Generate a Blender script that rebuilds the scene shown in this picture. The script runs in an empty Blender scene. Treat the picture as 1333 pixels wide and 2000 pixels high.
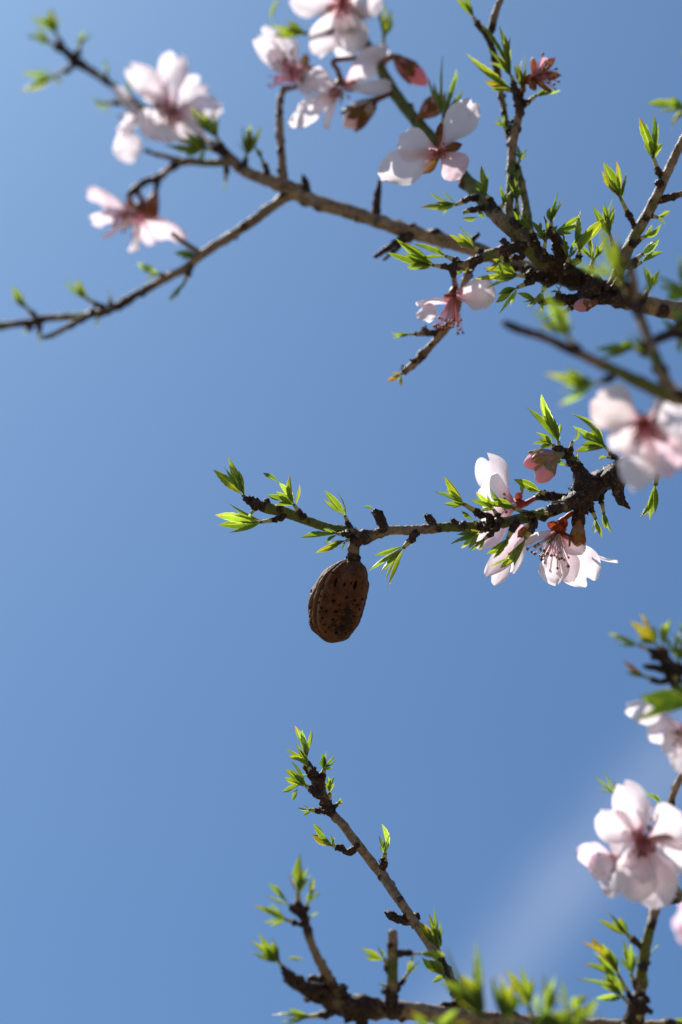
import bpy, math, random
from mathutils import Vector, Matrix, noise
random.seed(7)
scene = bpy.context.scene
COL = scene.collection

# ------------------------------------------------------------------ camera
D = 1.0                      # focus distance (m): the almond's plane
LENS, SENS = 85.0, 36.0
K = SENS / LENS / 2000.0
PITCH = 38.0
CAM_LOC = Vector((0, 0, 1.6))
cam_d = bpy.data.cameras.new('camera')
cam = bpy.data.objects.new('camera', cam_d); COL.objects.link(cam)
cam.location = CAM_LOC
cam.rotation_euler = (math.radians(90 + PITCH), 0, 0)
cam_d.sensor_fit = 'VERTICAL'; cam_d.sensor_height = SENS; cam_d.sensor_width = 24.0
cam_d.lens = LENS; cam_d.clip_start = 0.02; cam_d.clip_end = 5000
cam_d.dof.use_dof = True; cam_d.dof.focus_distance = D; cam_d.dof.aperture_fstop = 3.0
scene.camera = cam
RM = Matrix.Rotation(math.radians(90 + PITCH), 3, 'X')
def P(px, py, d=0.0):
    """photo pixel (1333x2000) at depth d cm behind the focus plane -> world"""
    z = D + d * 0.01
    return CAM_LOC + RM @ Vector(((px - 666.5) * K * z, (1000 - py) * K * z, -z))
def CV(x, y, z): return (RM @ Vector((x, y, z)))
def PX(d=0.0): return K * (D + d * 0.01)     # metres per photo pixel at that depth

# ------------------------------------------------------------------ sky and sun
SUN_EL, SUN_AZ = math.radians(60), math.radians(-60)     # azimuth from +Y, negative = left
sun_dir = Vector((math.sin(SUN_AZ) * math.cos(SUN_EL), math.cos(SUN_AZ) * math.cos(SUN_EL), math.sin(SUN_EL)))
world = bpy.data.worlds.new('World'); scene.world = world; world.use_nodes = True
wn, wl = world.node_tree.nodes, world.node_tree.links
wn.clear()
wout = wn.new('ShaderNodeOutputWorld'); bg = wn.new('ShaderNodeBackground')
sky = wn.new('ShaderNodeTexSky'); sky.sky_type = 'NISHITA'; sky.sun_disc = False
sky.sun_elevation = SUN_EL; sky.sun_rotation = SUN_AZ
sky.altitude = 0; sky.air_density = 1.0; sky.dust_density = 3.5; sky.ozone_density = 3.0
bg.inputs['Strength'].default_value = 0.0766
def wm(op, a, b=None, c=None):
    n = wn.new('ShaderNodeMath'); n.operation = op
    for i, v in enumerate((a, b, c)):
        if v is None: continue
        if isinstance(v, (int, float)): n.inputs[i].default_value = v
        else: wl.new(v, n.inputs[i])
    return n.outputs[0]
# thin high cirrus streak, a soft band across the sky (by direction)
da = (P(1010, 1850) - CAM_LOC).normalized(); db = (P(1333, 1455) - CAM_LOC).normalized()
nn = da.cross(db).normalized()
tc = wn.new('ShaderNodeTexCoord')
vm = wn.new('ShaderNodeVectorMath'); vm.operation = 'NORMALIZE'; wl.new(tc.outputs['Generated'], vm.inputs[0])
dt = wn.new('ShaderNodeVectorMath'); dt.operation = 'DOT_PRODUCT'
wl.new(vm.outputs[0], dt.inputs[0]); dt.inputs[1].default_value = nn
nz = wn.new('ShaderNodeTexNoise'); nz.inputs['Scale'].default_value = 22; nz.inputs['Detail'].default_value = 3
wl.new(vm.outputs[0], nz.inputs['Vector'])
s0 = wm('ADD', dt.outputs['Value'], wm('MULTIPLY', wm('SUBTRACT', nz.outputs['Fac'], 0.5), 0.016))
sg = wm('DIVIDE', s0, 0.0118)
ga = wm('EXPONENT', wm('MULTIPLY', wm('MULTIPLY', sg, sg), -1.0))
ga = wm('MULTIPLY', ga, wm('MULTIPLY_ADD', nz.outputs['Fac'], 0.48, 0.12))
cm = wn.new('ShaderNodeMixRGB'); cm.blend_type = 'MIX'
wl.new(ga, cm.inputs['Fac'])
tn = wn.new('ShaderNodeMixRGB'); tn.blend_type = 'MULTIPLY'; tn.inputs['Fac'].default_value = 1.0     # clear, dry spring air: one even tint
wl.new(sky.outputs[0], tn.inputs['Color1']); tn.inputs['Color2'].default_value = (.486, .748, .987, 1)
wl.new(tn.outputs[0], cm.inputs['Color1'])
cm.inputs['Color2'].default_value = (4.9, 5.7, 7.6, 1)
wl.new(cm.outputs[0], bg.inputs['Color']); wl.new(bg.outputs[0], wout.inputs[0])
sl = bpy.data.lights.new('sun', 'SUN'); sl.energy = 5.0; sl.angle = math.radians(0.53); sl.color = (1.0, 0.95, 0.87)
so = bpy.data.objects.new('sun', sl); COL.objects.link(so)
so.rotation_euler = sun_dir.to_track_quat('Z', 'Y').to_euler(); so.location = sun_dir * 20
scene.view_settings.view_transform = 'Standard'; scene.view_settings.look = 'None'
scene.view_settings.gamma = 1.0; scene.view_settings.exposure = 0.6
scene.view_settings.use_curve_mapping = False
scene.cycles.max_bounces = 8; scene.cycles.transmission_bounces = 6; scene.cycles.diffuse_bounces = 5

# ------------------------------------------------------------------ materials
def mat(name):
    m = bpy.data.materials.new(name); m.use_nodes = True
    n = m.node_tree.nodes; n.clear()
    return m, n, m.node_tree.links
class NB:
    """small node helper"""
    def __init__(s, name): s.m, s.n, s.l = mat(name)
    def new(s, t, **kw):
        x = s.n.new(t)
        for k, v in kw.items(): setattr(x, k, v)
        return x
    def put(s, sock, v):
        if hasattr(v, 'is_output') or isinstance(v, bpy.types.NodeSocket): s.l.new(v, sock)
        elif isinstance(v, (tuple, list)): sock.default_value = tuple(v) + ((1,) if len(v) == 3 and sock.type == 'RGBA' else ())
        else: sock.default_value = v
    def math(s, op, a, b=0.0, c=0.0, clamp=False):
        x = s.new('ShaderNodeMath', operation=op, use_clamp=clamp)
        for i, v in enumerate((a, b, c)): s.put(x.inputs[i], v)
        return x.outputs[0]
    def mix(s, f, a, b):
        x = s.new('ShaderNodeMixRGB')
        s.put(x.inputs[0], f); s.put(x.inputs[1], a); s.put(x.inputs[2], b)
        return x.outputs[0]
    def noise(s, vec, scale, detail=4, rough=.55):
        x = s.new('ShaderNodeTexNoise')
        x.inputs['Scale'].default_value = scale; x.inputs['Detail'].default_value = detail; x.inputs['Roughness'].default_value = rough
        s.l.new(vec, x.inputs['Vector']); return x.outputs['Fac']
    def ramp(s, f, lo, hi): return s.smooth(f, lo, hi)
    def smooth(s, f, lo, hi):
        x = s.new('ShaderNodeMapRange', interpolation_type='SMOOTHSTEP')
        s.put(x.inputs[0], f); x.inputs[1].default_value = lo; x.inputs[2].default_value = hi
        return x.outputs[0]
    def attr(s, name):
        x = s.new('ShaderNodeAttribute'); x.attribute_name = name; return x
    def bump(s, h, strength, dist):
        x = s.new('ShaderNodeBump'); x.inputs['Strength'].default_value = strength; x.inputs['Distance'].default_value = dist
        s.l.new(h, x.inputs['Height']); return x.outputs[0]
    def principled(s, **kw):
        x = s.new('ShaderNodeBsdfPrincipled')
        for k, v in kw.items(): s.put(x.inputs[k], v)
        return x
    def out(s, sh):
        o = s.new('ShaderNodeOutputMaterial'); s.l.new(sh, o.inputs[0]); return s.m

def bark_material():
    b = NB('bark')
    pos = b.new('ShaderNodeNewGeometry').outputs['Position']
    g, r, p = b.attr('green').outputs['Fac'], b.attr('rough').outputs['Fac'], b.attr('pale').outputs['Fac']
    n1 = b.noise(pos, 330, 5, .6); n2 = b.noise(pos, 1100, 4, .6); n3 = b.noise(pos, 90, 3)
    grey = b.mix(b.smooth(n1, .3, .72), (.17, .112, .074), (.42, .315, .215))
    grey = b.mix(b.smooth(n2, .55, .75), grey, (.42, .35, .28))
    grey = b.mix(b.math('MULTIPLY', b.smooth(b.noise(pos, 150, 5, .7), .54, .66), .6), grey, (.060, .036, .028))
    green = b.mix(b.smooth(n1, .3, .7), (.085, .115, .020), (.165, .185, .042))
    green = b.mix(b.math('MULTIPLY', b.smooth(n2, .58, .72), .75), green, (.12, .075, .045))
    gm = b.smooth(b.math('ADD', g, b.math('MULTIPLY', b.math('SUBTRACT', n3, .5), .9)), .38, .62)
    c = b.mix(gm, grey, green)
    dark = b.mix(b.smooth(n1, .4, .7), (.016, .009, .008), (.085, .040, .030))
    dark = b.mix(b.math('MULTIPLY', b.smooth(n2, .56, .70), .8), dark, (.24, .185, .15))
    rm = b.smooth(b.math('ADD', r, b.math('MULTIPLY', b.math('SUBTRACT', n1, .5), 1.1)), .38, .66)
    c = b.mix(rm, c, dark)
    palec = b.mix(b.smooth(n1, .35, .65), (.44, .38, .13), (.62, .58, .26))
    palec = b.mix(b.smooth(n2, .62, .72), palec, (.16, .06, .04))
    c = b.mix(b.smooth(p, .35, .65), c, palec)
    vor = b.new('ShaderNodeTexVoronoi'); vor.inputs['Scale'].default_value = 420; b.l.new(pos, vor.inputs['Vector'])
    c = b.mix(b.math('MULTIPLY', b.smooth(vor.outputs['Distance'], .20, .08), .6), c, (.045, .025, .018))
    h = b.math('ADD', b.math('MULTIPLY', n1, 1.0), b.math('MULTIPLY', n2, .6))
    bs = b.principled(**{'Base Color': c, 'Roughness': b.math('MULTIPLY_ADD', n1, .3, .45), 'Specular IOR Level': .35, 'Normal': b.bump(h, .8, .0012)})
    return b.out(bs.outputs[0])

def leaf_material():
    b = NB('leaf_green')
    uv = b.new('ShaderNodeUVMap').outputs[0]
    sp = b.new('ShaderNodeSeparateXYZ'); b.l.new(uv, sp.inputs[0]); u, v = sp.outputs[0], sp.outputs[1]
    oi = b.new('ShaderNodeObjectInfo'); tint = oi.outputs['Color']; rnd = oi.outputs['Random']
    pos = b.new('ShaderNodeNewGeometry').outputs['Position']
    au = b.math('ABSOLUTE', b.math('SUBTRACT', u, .5))       # 0 midrib .. .5 edge
    n1 = b.noise(pos, 260, 4)
    base = b.mix(b.smooth(n1, .3, .7), (.060, .128, .016), (.105, .185, .024))
    # side veins, running up and out from the midrib
    w = b.math('SINE', b.math('MULTIPLY', b.math('SUBTRACT', v, b.math('MULTIPLY', au, .55)), 92))
    base = b.mix(b.math('MULTIPLY', b.smooth(w, .6, 1.0), .35), base, (.20, .29, .06))
    base = b.mix(b.smooth(au, .045, .012), base, (.30, .36, .11))
    base = b.mix(b.math('MULTIPLY', b.smooth(au, .44, .50), .65), base, (.46, .48, .20))
    tipm = b.math('MULTIPLY', b.smooth(v, .72, 1.0), b.smooth(rnd, .6, 1.0))
    base = b.mix(b.math('MULTIPLY', tipm, .7), base, (.22, .085, .03))
    mul = b.new('ShaderNodeMixRGB', blend_type='MULTIPLY'); mul.inputs[0].default_value = 1
    b.l.new(base, mul.inputs[1]); b.l.new(tint, mul.inputs[2]); base = mul.outputs[0]
    bs = b.principled(**{'Base Color': base, 'Roughness': .33, 'Specular IOR Level': .6, 'Sheen Weight': .35, 'Sheen Roughness': .4,
                         'Normal': b.bump(b.math('ADD', w, b.math('MULTIPLY', n1, 2)), .25, .0004)})
    tr = b.new('ShaderNodeBsdfTranslucent')
    tcol = b.new('ShaderNodeMixRGB', blend_type='MULTIPLY'); tcol.inputs[0].default_value = 1
    b.l.new(base, tcol.inputs[1]); tcol.inputs[2].default_value = (3.3, 2.7, .8, 1)
    b.l.new(tcol.outputs[0], tr.inputs[0])
    mx = b.new('ShaderNodeMixShader'); mx.inputs[0].default_value = .40
    b.l.new(bs.outputs[0], mx.inputs[1]); b.l.new(tr.outputs[0], mx.inputs[2])
    return b.out(mx.outputs[0])

def petal_material():
    b = NB('petal')
    uv = b.new('ShaderNodeUVMap').outputs[0]
    sp = b.new('ShaderNodeSeparateXYZ'); b.l.new(uv, sp.inputs[0]); u, v = sp.outputs[0], sp.outputs[1]
    tint = b.new('ShaderNodeObjectInfo').outputs['Color']
    pos = b.new('ShaderNodeNewGeometry').outputs['Position']
    n1 = b.noise(pos, 120, 4)
    # fan of fine veins
    fan = b.math('DIVIDE', b.math('SUBTRACT', u, .5), b.math('ADD', v, .35))
    wv = b.math('SINE', b.math('ADD', b.math('MULTIPLY', fan, 95), b.math('MULTIPLY', n1, 9)))
    c = b.mix(b.smooth(n1, .3, .7), (.93, .825, .865), (.96, .90, .93))
    c = b.mix(b.math('MULTIPLY', b.smooth(wv, .55, 1), .35), c, (.84, .55, .64))
    mul = b.new('ShaderNodeMixRGB', blend_type='MULTIPLY'); mul.inputs[0].default_value = 1
    b.l.new(c, mul.inputs[1]); b.l.new(tint, mul.inputs[2])
    c = b.mix(b.math('MULTIPLY', b.smooth(b.math('ADD', v, b.math('MULTIPLY', b.math('SUBTRACT', n1, .5), .1)), .34, .02), .60), mul.outputs[0], (.78, .24, .33))
    bs = b.principled(**{'Base Color': c, 'Roughness': .55, 'Specular IOR Level': .3, 'Sheen Weight': .15, 'Normal': b.bump(wv, .3, .0004)})
    tr = b.new('ShaderNodeBsdfTranslucent'); b.l.new(c, tr.inputs[0])
    mx = b.new('ShaderNodeMixShader'); mx.inputs[0].default_value = .56
    b.l.new(bs.outputs[0], mx.inputs[1]); b.l.new(tr.outputs[0], mx.inputs[2])
    return b.out(mx.outputs[0])

def simple_organic(name, c1, c2, scale=500, rough=.5, trans=0.0, tint=True):
    b = NB(name)
    pos = b.new('ShaderNodeNewGeometry').outputs['Position']
    n1 = b.noise(pos, scale, 4)
    c = b.mix(b.smooth(n1, .32, .68), c1, c2)
    if tint:
        mul = b.new('ShaderNodeMixRGB', blend_type='MULTIPLY'); mul.inputs[0].default_value = 1
        b.l.new(c, mul.inputs[1]); b.l.new(b.new('ShaderNodeObjectInfo').outputs['Color'], mul.inputs[2]); c = mul.outputs[0]
    bs = b.principled(**{'Base Color': c, 'Roughness': rough, 'Specular IOR Level': .35, 'Normal': b.bump(n1, .3, .0004)})
    if trans:
        tr = b.new('ShaderNodeBsdfTranslucent'); b.l.new(c, tr.inputs[0])
        mx = b.new('ShaderNodeMixShader'); mx.inputs[0].default_value = trans
        b.l.new(bs.outputs[0], mx.inputs[1]); b.l.new(tr.outputs[0], mx.inputs[2]); return b.out(mx.outputs[0])
    return b.out(bs.outputs[0])

def shell_material():
    b = NB('almond_shell')
    tcn = b.new('ShaderNodeTexCoord').outputs['Object']
    pit, rib, mould_dark = b.attr('pit').outputs['Fac'], b.attr('rib').outputs['Fac'], b.attr('mould_dark').outputs['Fac']
    n1 = b.noise(tcn, 240, 6, .65); n2 = b.noise(tcn, 1500, 4, .6)
    mp = b.new('ShaderNodeMapping'); mp.inputs['Scale'].default_value = (1, 1, .18); b.l.new(tcn, mp.inputs['Vector'])
    fib = b.noise(mp.outputs[0], 1300, 4, .6)                 # fibres running lengthways
    n0 = b.noise(tcn, 85, 3, .5)
    c = b.mix(b.smooth(n1, .3, .7), (.072, .019, .005), (.165, .054, .017))
    c = b.mix(b.math('MULTIPLY', b.smooth(n0, .45, .65), .22), c, (.155, .098, .066))
    c = b.mix(b.math('MULTIPLY', b.smooth(fib, .48, .68), .28), c, (.26, .13, .065))
    c = b.mix(b.math('MULTIPLY', rib, .75), c, (.36, .235, .15))  # ribs coloured lighter, a painted highlight on the lit ridges
    c = b.mix(b.math('MULTIPLY', b.smooth(n2, .58, .7), .4), c, (.06, .03, .018))
    c = b.mix(b.math('MULTIPLY', b.smooth(b.math('ADD', mould_dark, b.math('MULTIPLY', b.math('SUBTRACT', b.noise(tcn, 520, 6, .7), .5), 2.6)), .26, .80), .95), c, (.014, .007, .006))
    vo = b.new('ShaderNodeTexVoronoi'); vo.inputs['Scale'].default_value = 520; b.l.new(mp.outputs[0], vo.inputs['Vector'])
    c = b.mix(b.math('MULTIPLY', b.smooth(vo.outputs['Distance'], .34, .08), b.math('MULTIPLY', b.smooth(n1, .48, .62), .7)), c, (.012, .006, .005))
    c = b.mix(b.smooth(pit, .2, .5), c, (.004, .003, .003))  # pits blackened in the colour: mouldy, and shaded as deep holes
    h = b.math('ADD', b.math('MULTIPLY', fib, 1.0), b.math('ADD', n1, b.math('MULTIPLY', n2, .4)))
    bs = b.principled(**{'Base Color': c, 'Roughness': .62, 'Specular IOR Level': .22, 'Normal': b.bump(h, .9, .0010)})
    return b.out(bs.outputs[0])

M_BARK, M_LEAF, M_PETAL = bark_material(), leaf_material(), petal_material()
M_SEPAL = simple_organic('sepal', (.20, .045, .03), (.26, .17, .05), 300, .5, .25)
M_SEPALG = simple_organic('green_sepal', (.30, .33, .13), (.36, .20, .12), 260, .5, .25)
M_CALYX = simple_organic('calyx', (.16, .035, .025), (.24, .12, .045), 280, .5)
M_FIL = simple_organic('filament', (.80, .66, .70), (.86, .80, .82), 400, .5, .3)
M_ANTHER = simple_organic('anther', (.48, .30, .10), (.14, .06, .03), 900, .6)
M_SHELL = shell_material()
def ground_material():
    b = NB('meadow_ground')
    pos = b.new('ShaderNodeNewGeometry').outputs['Position']
    n1 = b.noise(pos, .6, 5); n2 = b.noise(pos, 9, 5)
    c = b.mix(b.smooth(n1, .35, .65), (.075, .070, .034), (.155, .108, .068))
    c = b.mix(b.smooth(n2, .4, .7), c, (.118, .094, .050))
    return b.out(b.principled(**{'Base Color': c, 'Roughness': .95, 'Normal': b.bump(n2, .6, .03)}).outputs[0])

# ------------------------------------------------------------------ object helpers
LOC = {}
def link(o, parent, w):
    COL.objects.link(o); LOC[o] = w.copy()
    if parent is not None:
        o.parent = parent; o.location = w - LOC[parent]
    else: o.location = w
    return o
def thing(name, label, cat, w, group=None):
    o = bpy.data.objects.new(name, None); o.empty_display_size = .01
    link(o, None, w); o['label'] = label; o['category'] = cat
    if group: o['group'] = group
    return o
def mesh_obj(name, parent, w, V, F, mats, uvs=None, attrs=None, midx=None, smooth=True):
    me = bpy.data.meshes.new(name)
    me.from_pydata([tuple(v - w) for v in V], [], F)
    for m in (mats if isinstance(mats, (list, tuple)) else [mats]): me.materials.append(m)
    if uvs:
        l = me.uv_layers.new(name='UVMap')
        flat = []
        for lp in me.loops: flat.extend(uvs[lp.vertex_index])
        l.data.foreach_set('uv', flat)
    if attrs:
        for k, vals in attrs.items():
            a = me.attributes.new(k, 'FLOAT', 'POINT'); a.data.foreach_set('value', vals)
    if midx: me.polygons.foreach_set('material_index', midx)
    if smooth: me.polygons.foreach_set('use_smooth', [True] * len(F))
    me.update()
    return link(bpy.data.objects.new(name, me), parent, w)

def crom(a, b, c, d, t):
    return .5 * ((2 * b) + (c - a) * t + (2 * a - 5 * b + 4 * c - d) * t * t + (3 * b - a - 3 * c + d) * t ** 3)
def tube_geo(ctrl, sides=12, flakes=1.0, density=1.0, seed=0, lump=1.0):
    """ctrl: list of (Vector, radius, green, rough, pale) -> verts, faces, attr lists"""
    rng = random.Random(seed)
    n = len(ctrl)
    rows = []
    for i in range(n - 1):
        a, b, c, d = ctrl[max(i - 1, 0)], ctrl[i], ctrl[i + 1], ctrl[min(i + 2, n - 1)]
        L = (c[0] - b[0]).length
        r = max(.5 * (b[1] + c[1]), .0004)
        k = max(2, min(int(L / (r * .55) * density), 26))
        for j in range(k + (1 if i == n - 2 else 0)):
            t = j / k
            ts = t * t * (3 - 2 * t)
            rows.append((crom(a[0], b[0], c[0], d[0], t),) + tuple(b[q] + (c[q] - b[q]) * ts for q in (1, 2, 3, 4)))
    V, F, A = [], [], [[], [], []]
    total = sum((rows[i + 1][0] - rows[i][0]).length for i in range(len(rows) - 1))
    rm_ = max(sum(q[1] for q in rows) / len(rows), .0006)
    nodes = []
    if lump >= 1 and flakes:
        sp_ = rng.uniform(1, 4) * rm_
        while sp_ < total:
            nodes.append((sp_, rng.uniform(0, 2 * math.pi), rng.uniform(.2, .6), rng.uniform(.4, .9))); sp_ += rng.uniform(2.0, 6.5) * rm_
    up = Vector((0.3, 0.2, 1)).normalized()
    s = 0.0; prev = None; frames = []
    for i, (p, r, g, ro, pa) in enumerate(rows):
        t = (rows[min(i + 1, len(rows) - 1)][0] - rows[max(i - 1, 0)][0])
        t = t.normalized() if t.length > 1e-9 else Vector((0, 0, 1))
        x = (up - t * up.dot(t))
        x = x.normalized() if x.length > 1e-6 else t.orthogonal().normalized()
        up = x
        y = t.cross(x)
        if prev is not None: s += (p - prev).length
        prev = p
        q = p + (x * noise.noise(p * 60) + y * noise.noise(p * 60 + Vector((9, 1, 4)))) * r * .12
        ring = 1 + ro * .10 * math.sin(s / max(r, .0008) * 3.6)
        frames.append((q, x, y, t, r, ro, pa))
        for k in range(sides):
            th = 2 * math.pi * k / sides
            dv = x * math.cos(th) + y * math.sin(th)
            w0 = q + dv * r
            am = (.09 + .30 * ro) * lump
            nn_ = noise.noise(w0 * (.75 / max(r, .0012))) * am + noise.noise(w0 * (2.2 / max(r, .0012))) * am * .8
            nb = 0.0; dk = 0.0
            for (ns, na, nh, nw) in nodes:
                ds = (s - ns) / (r * nw)
                if abs(ds) < 2.5:
                    e = math.exp(-ds * ds - ((math.cos(th - na) - 1) * 3.0) ** 2); nb += nh * e * (1 - pa); dk = max(dk, e * nh * 2.4)
            V.append(q + dv * r * max(.45, ring + nn_ + nb))
            A[0].append(g); A[1].append(min(1, ro + dk * (1 - pa))); A[2].append(pa)
        if i:
            o = (i - 1) * sides
            for k in range(sides):
                k2 = (k + 1) % sides
                F.append((o + k, o + k2, o + sides + k2, o + sides + k))
    for end, idx in ((0, 0), (1, len(rows) - 1)):
        q, x, y, t, r, ro, pa = frames[idx]
        c = len(V); V.append(q + t * r * (.5 if end else -.5))
        A[0].append(rows[idx][2]); A[1].append(rows[idx][3]); A[2].append(rows[idx][4])
        o = idx * sides
        for k in range(sides):
            k2 = (k + 1) % sides
            F.append((o + k, o + k2, c) if end else (o + k2, o + k, c))
    # bud-scale flakes on knobbly, ringed wood
    if flakes:
        for i, (q, x, y, t, r, ro, pa) in enumerate(frames):
            if ro < .55: continue
            for _ in range(int(rng.random() * 2.3 * flakes + .25)):
                th = rng.uniform(0, 2 * math.pi)
                dv = x * math.cos(th) + y * math.sin(th); sd = t.cross(dv)
                tt = t if rng.random() < .8 else -t
                L = r * rng.uniform(.5, 1.0); W = r * rng.uniform(.32, .6); o = len(V)
                b0 = q + dv * r * .80
                V += [b0 - sd * W * .6, b0 + tt * L * .5 + dv * r * .22 - sd * W, b0 + tt * L + dv * r * rng.uniform(.2, .5),
                      b0 + tt * L * .5 + dv * r * .22 + sd * W, b0 + sd * W * .6, b0 + tt * L * .5 + dv * r * .34]
                F += [(o, o + 1, o + 5), (o + 1, o + 2, o + 5), (o + 2, o + 3, o + 5), (o + 3, o + 4, o + 5), (o, o + 5, o + 4)]
                v = rng.random()
                for z in range(6): A[0].append(0); A[1].append(1 if v < .8 else .45); A[2].append(1 if v > .95 else 0)
    return V, F, A
SEED = [0]
WOOD = {}
def nearest(p, br=None):
    best, bd = None, 1e9
    for b, lst in WOOD.items():
        if br is not None and b is not br: continue
        for q, r in lst:
            dd = p - q; z = dd.dot(CV(0, 0, 1)); e = (dd - CV(0, 0, 1) * z).length + abs(z) * .35
            if e < bd: bd, best = e, (q, r)
    return best, bd
def register(br, ctrl):
    L_ = WOOD.setdefault(br, []); n = len(ctrl)
    for i in range(n - 1):
        a, b, c, d = ctrl[max(i - 1, 0)], ctrl[i], ctrl[i + 1], ctrl[min(i + 2, n - 1)]
        for j in range(8): L_.append((crom(a[0], b[0], c[0], d[0], j / 8), b[1] + (c[1] - b[1]) * j / 8))
    L_.append((ctrl[-1][0], ctrl[-1][1]))
def tube(name, parent, pts, sides=12, flakes=1.0, density=1.0, lump=1.0):
    """pts: (px, py, d_cm, r_px, green, rough[, pale])"""
    SEED[0] += 1
    ctrl = []
    for q in pts:
        x, y, d, r = q[:4]
        g = q[4] if len(q) > 4 else 0; ro = q[5] if len(q) > 5 else 0; pa = q[6] if len(q) > 6 else 0
        ctrl.append((P(x, y, d), r * PX(d), g, ro, pa))
    if name in ('twig', 'leaf_shoot') and parent in WOOD:
        q, dist = nearest(ctrl[0][0], parent)
        if q and (ctrl[0][0] - q[0]).length > .35 * q[1]:      # grow out of the wood it stands on
            f = ctrl[0]; ctrl.insert(0, (q[0], f[1] * 1.05, f[2], f[3], f[4]))
    if name in ('stem', 'twig'): register(parent, ctrl)
    V, F, A = tube_geo(ctrl, sides, flakes, density, SEED[0], lump)
    return mesh_obj(name, parent, ctrl[0][0], V, F, M_BARK, attrs={'green': A[0], 'rough': A[1], 'pale': A[2]})

def bez(a, b, c, t): return a * (1 - t) ** 2 + b * (2 * t * (1 - t)) + c * t * t
def leaf(parent, base, tip, width, normal, fold=.6, bow=.12, seed=0, tint=(1, 1, 1), nu=6, nv=14):
    rng = random.Random(seed)
    ax = tip - base; L = ax.length; t0 = ax.normalized()
    n0 = normal - t0 * normal.dot(t0)
    n0 = n0.normalized() if n0.length > 1e-5 else t0.orthogonal().normalized()
    mid = base + ax * .5 + n0 * (-bow * L) + t0.cross(n0) * rng.uniform(-.05, .05) * L
    V, F, UV = [], [], []
    twist = rng.uniform(-1.0, 1.0); shp = rng.uniform(.75, 1.0)
    for j in range(nv + 1):
        v = j / nv
        c = bez(base, mid, tip, v)
        tg = (bez(base, mid, tip, min(v + .02, 1)) - bez(base, mid, tip, max(v - .02, 0))).normalized()
        n = (n0 - tg * n0.dot(tg)).normalized(); sd = tg.cross(n)
        a = twist * (v - .3); n, sd = n * math.cos(a) + sd * math.sin(a), sd * math.cos(a) - n * math.sin(a)
        if v < .10: w = .13
        else:
            q = (v - .10) / .90
            w = .12 * (1 - q) ** 2 + (q / .44) ** shp * (max(1 - q, 0) / .56) ** (shp * 1.27)
        w *= width * .5
        fo = min(1.35, fold * (1.25 - .75 * v))
        for i in range(nu + 1):
            u = i / nu * 2 - 1
            uu = u * (1 + (.06 if j % 2 else -.05) * (abs(u) > .9))
            rip = .05 * width * noise.noise(Vector((u * 1.5, v * 5, seed * 1.7))) * abs(u)
            V.append(c + sd * (uu * w * math.cos(fo)) + n * (abs(uu) ** 1.25 * w * math.sin(fo) + rip))
            UV.append((i / nu, v))
    m = nu + 1
    for j in range(nv):
        for i in range(nu): F.append((j * m + i, j * m + i + 1, (j + 1) * m + i + 1, (j + 1) * m + i))
    o = mesh_obj('leaf', parent, base, V, F, M_LEAF, uvs=UV)
    o.color = (*tint, 1)
    return o

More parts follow.
